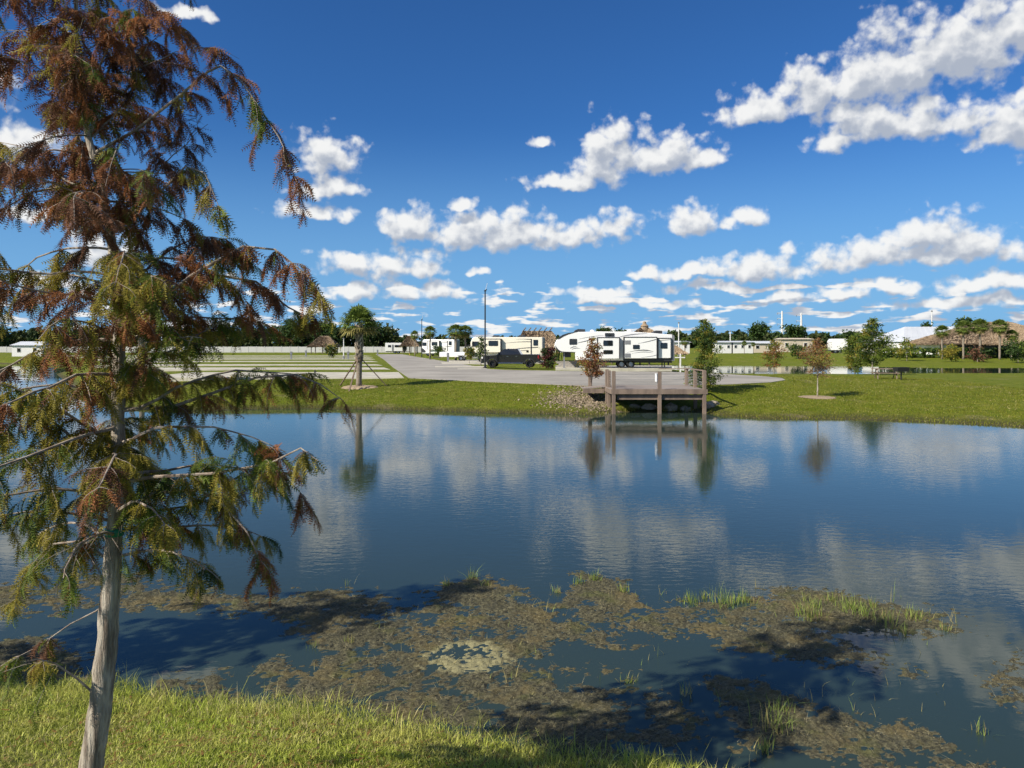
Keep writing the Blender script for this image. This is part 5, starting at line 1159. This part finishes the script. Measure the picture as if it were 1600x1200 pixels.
def sign_post():
    d = 71.0; x = (1063 - CX) / F * d; o = empty('sign_post', (x, d, hz(x, d)), label='white timber sign post with cross arm at the road edge behind the dock', cat='sign post'); q = MB(); q.box(-.06, .06, -.06, .06, -.1, 1.75); q.build('post', M_WALL, o)
    q = MB(); q.box(-.5, .45, -.045, .045, 1.42, 1.52); q.build('cross_arm', M_WALL, o); q = MB(); q.add([(-.08, -.08, 1.75), (.08, -.08, 1.75), (.08, .08, 1.75), (-.08, .08, 1.75), (0, 0, 1.85)], [(0, 1, 4), (1, 2, 4), (2, 3, 4), (3, 0, 4), (0, 3, 2, 1)]); q.build('cap', M_WALL, o)
sign_post()
def low_wall():
    d = 77.5; x = (889 - CX) / F * d; o = empty('paver_wall', (x, d, ZR), label='low grey block wall beside the nose of the white trailer', cat='wall'); bl = MB(); bl.box(-.195, .195, -.15, .15, 0, .19); b0 = None
    for r in range(3):
        for k in range(6):
            if b0 is None: b = b0 = bl.build('block', mat('grey_block', (.40, .38, .35), .9, var=(.32, .30, .27), scale=3), o, bevel=.01)
            else: b = b0.copy(); COL.objects.link(b)
            b.location = (-1.0 + k * .4 + (.1 if r % 2 else -.1), 0, r * .195)
    q = MB(); q.box(-1.4, 1.4, -.19, .19, .585, .63); q.build('coping', M_CONC, o)
low_wall()
def picnic():
    g = at(1384, 592); o = empty('picnic_table', g, R(-18), 'weathered picnic table with attached benches on the right lawn', 'picnic table'); L = .92
    for k in range(5): q = MB(); q.box(-L, L, -.36 + k * .147, -.225 + k * .147, .72, .76); q.build('table_plank', M_WOOD, o)
    for s in (-1, 1):
        for k in (0, 1): q = MB(); y0 = s * .62 + k * .14 - .14; q.box(-L, L, y0, y0 + .13, .42, .46); q.build('bench_plank', M_WOOD, o)
    for x in (-.62, .62):
        for s in (-1, 1): q = MB(); q.bar((x, s * .24, .72), (x, s * .72, -.02), .10, .05, up=(1, 0, 0)); q.build('leg', M_WOOD, o)
        q = MB(); q.bar((x + .05, -.78, .39), (x + .05, .78, .39), .05, .09); q.build('bench_support', M_WOOD, o); q = MB(); q.bar((x + .05, -.36, .68), (x + .05, .36, .68), .05, .08); q.build('top_support', M_WOOD, o)
    g = at(1408, 594); o = empty('charcoal_grill', g, R(10), 'black charcoal grill on a post beside the picnic table', 'grill'); q = MB(); q.tube([(0, 0, -.1), (0, 0, .62)], .045, 8); q.build('post', M_POST, o)
    q = MB(); q.add([(-.42, -.24, .60), (.42, -.24, .60), (.42, .24, .60), (-.42, .24, .60), (-.46, -.27, .90), (.46, -.27, .90), (.46, .27, .90), (-.46, .27, .90), (-.43, -.24, .90), (.43, -.24, .90), (.43, .24, .90), (-.43, .24, .90), (-.4, -.22, .63), (.4, -.22, .63), (.4, .22, .63), (-.4, .22, .63)], [(0, 3, 2, 1), (0, 1, 5, 4), (1, 2, 6, 5), (2, 3, 7, 6), (3, 0, 4, 7), (4, 5, 9, 8), (5, 6, 10, 9), (6, 7, 11, 10), (7, 4, 8, 11), (8, 9, 13, 12), (9, 10, 14, 13), (10, 11, 15, 14), (11, 8, 12, 15), (12, 13, 14, 15)]); q.build('fire_box', M_POST, o)
    for k in range(9): q = MB(); q.tube([(-.40 + k * .1, -.25, .88), (-.40 + k * .1, .25, .88)], .008, 5); q.build('grate_bar', M_GREYP, o)
picnic()
def rail_seat():
    d = 62; x = (206 - CX) / F * d; o = empty('timber_bench', (x, d, hz(x, d)), R(12), 'pale timber bench on the far bank behind the foreground cypress', 'bench'); m = mat('pale_timber', (.46, .36, .24), .8)
    for k in range(3): q = MB(); q.box(-.9, .9, -.25 + k * .17, -.11 + k * .17, .42, .46); q.build('seat_plank', m, o)
    for k in range(2): q = MB(); q.box(-.9, .9, .27, .31, .62 + k * .2, .76 + k * .2); q.build('back_plank', m, o)
    for xx in (-.75, .75):
        q = MB(); q.box(xx - .05, xx + .05, -.22, -.12, -.05, .42); q.build('leg', m, o); q = MB(); q.box(xx - .05, xx + .05, .20, .265, -.05, .98); q.build('leg', m, o)
rail_seat()
for i, (px, py, lb) in enumerate(((492, 590, 'small dark water tap on the grass edge of the nearest pad'), (672, 562, 'dark hydrant stub by the far road edge'), (640, 556, 'yellow and dark hydrant at the end of the road'))):
    g = at(px, py); o = empty('standpipe', g, label=lb, cat='standpipe', group='standpipes'); q = MB(); q.tube([(0, 0, -.1), (0, 0, .55)], .05, 8); q.build('pipe', M_POST if i < 2 else mat('yellow_paint', (.6, .42, .03), .5), o); q = MB(); q.tube([(0, 0, .42), (.14, 0, .42)], .03, 6); q.build('spout', M_POST, o); q = MB(); q.box(-.12, .3, -.1, .1, -.02, .06); q.build('base', M_DARK, o)
for i, (px, d) in enumerate(((455, 118), (478, 140), (544, 118), (590, 160), (700, 100), (828, 92))):
    x = (px - CX) / F * d; o = empty('utility_pedestal', (x, d, hz(x, d)), label='slim grey utility pedestal at the end of a camping pad', cat='pedestal', group='utility pedestals'); q = MB(); q.box(-.12, .12, -.08, .08, -.1, 1.15); q.build('post', M_GREYP, o); q = MB(); q.box(-.17, .17, -.13, .09, .75, 1.25); q.build('socket_box', M_GREYP, o, bevel=.02)
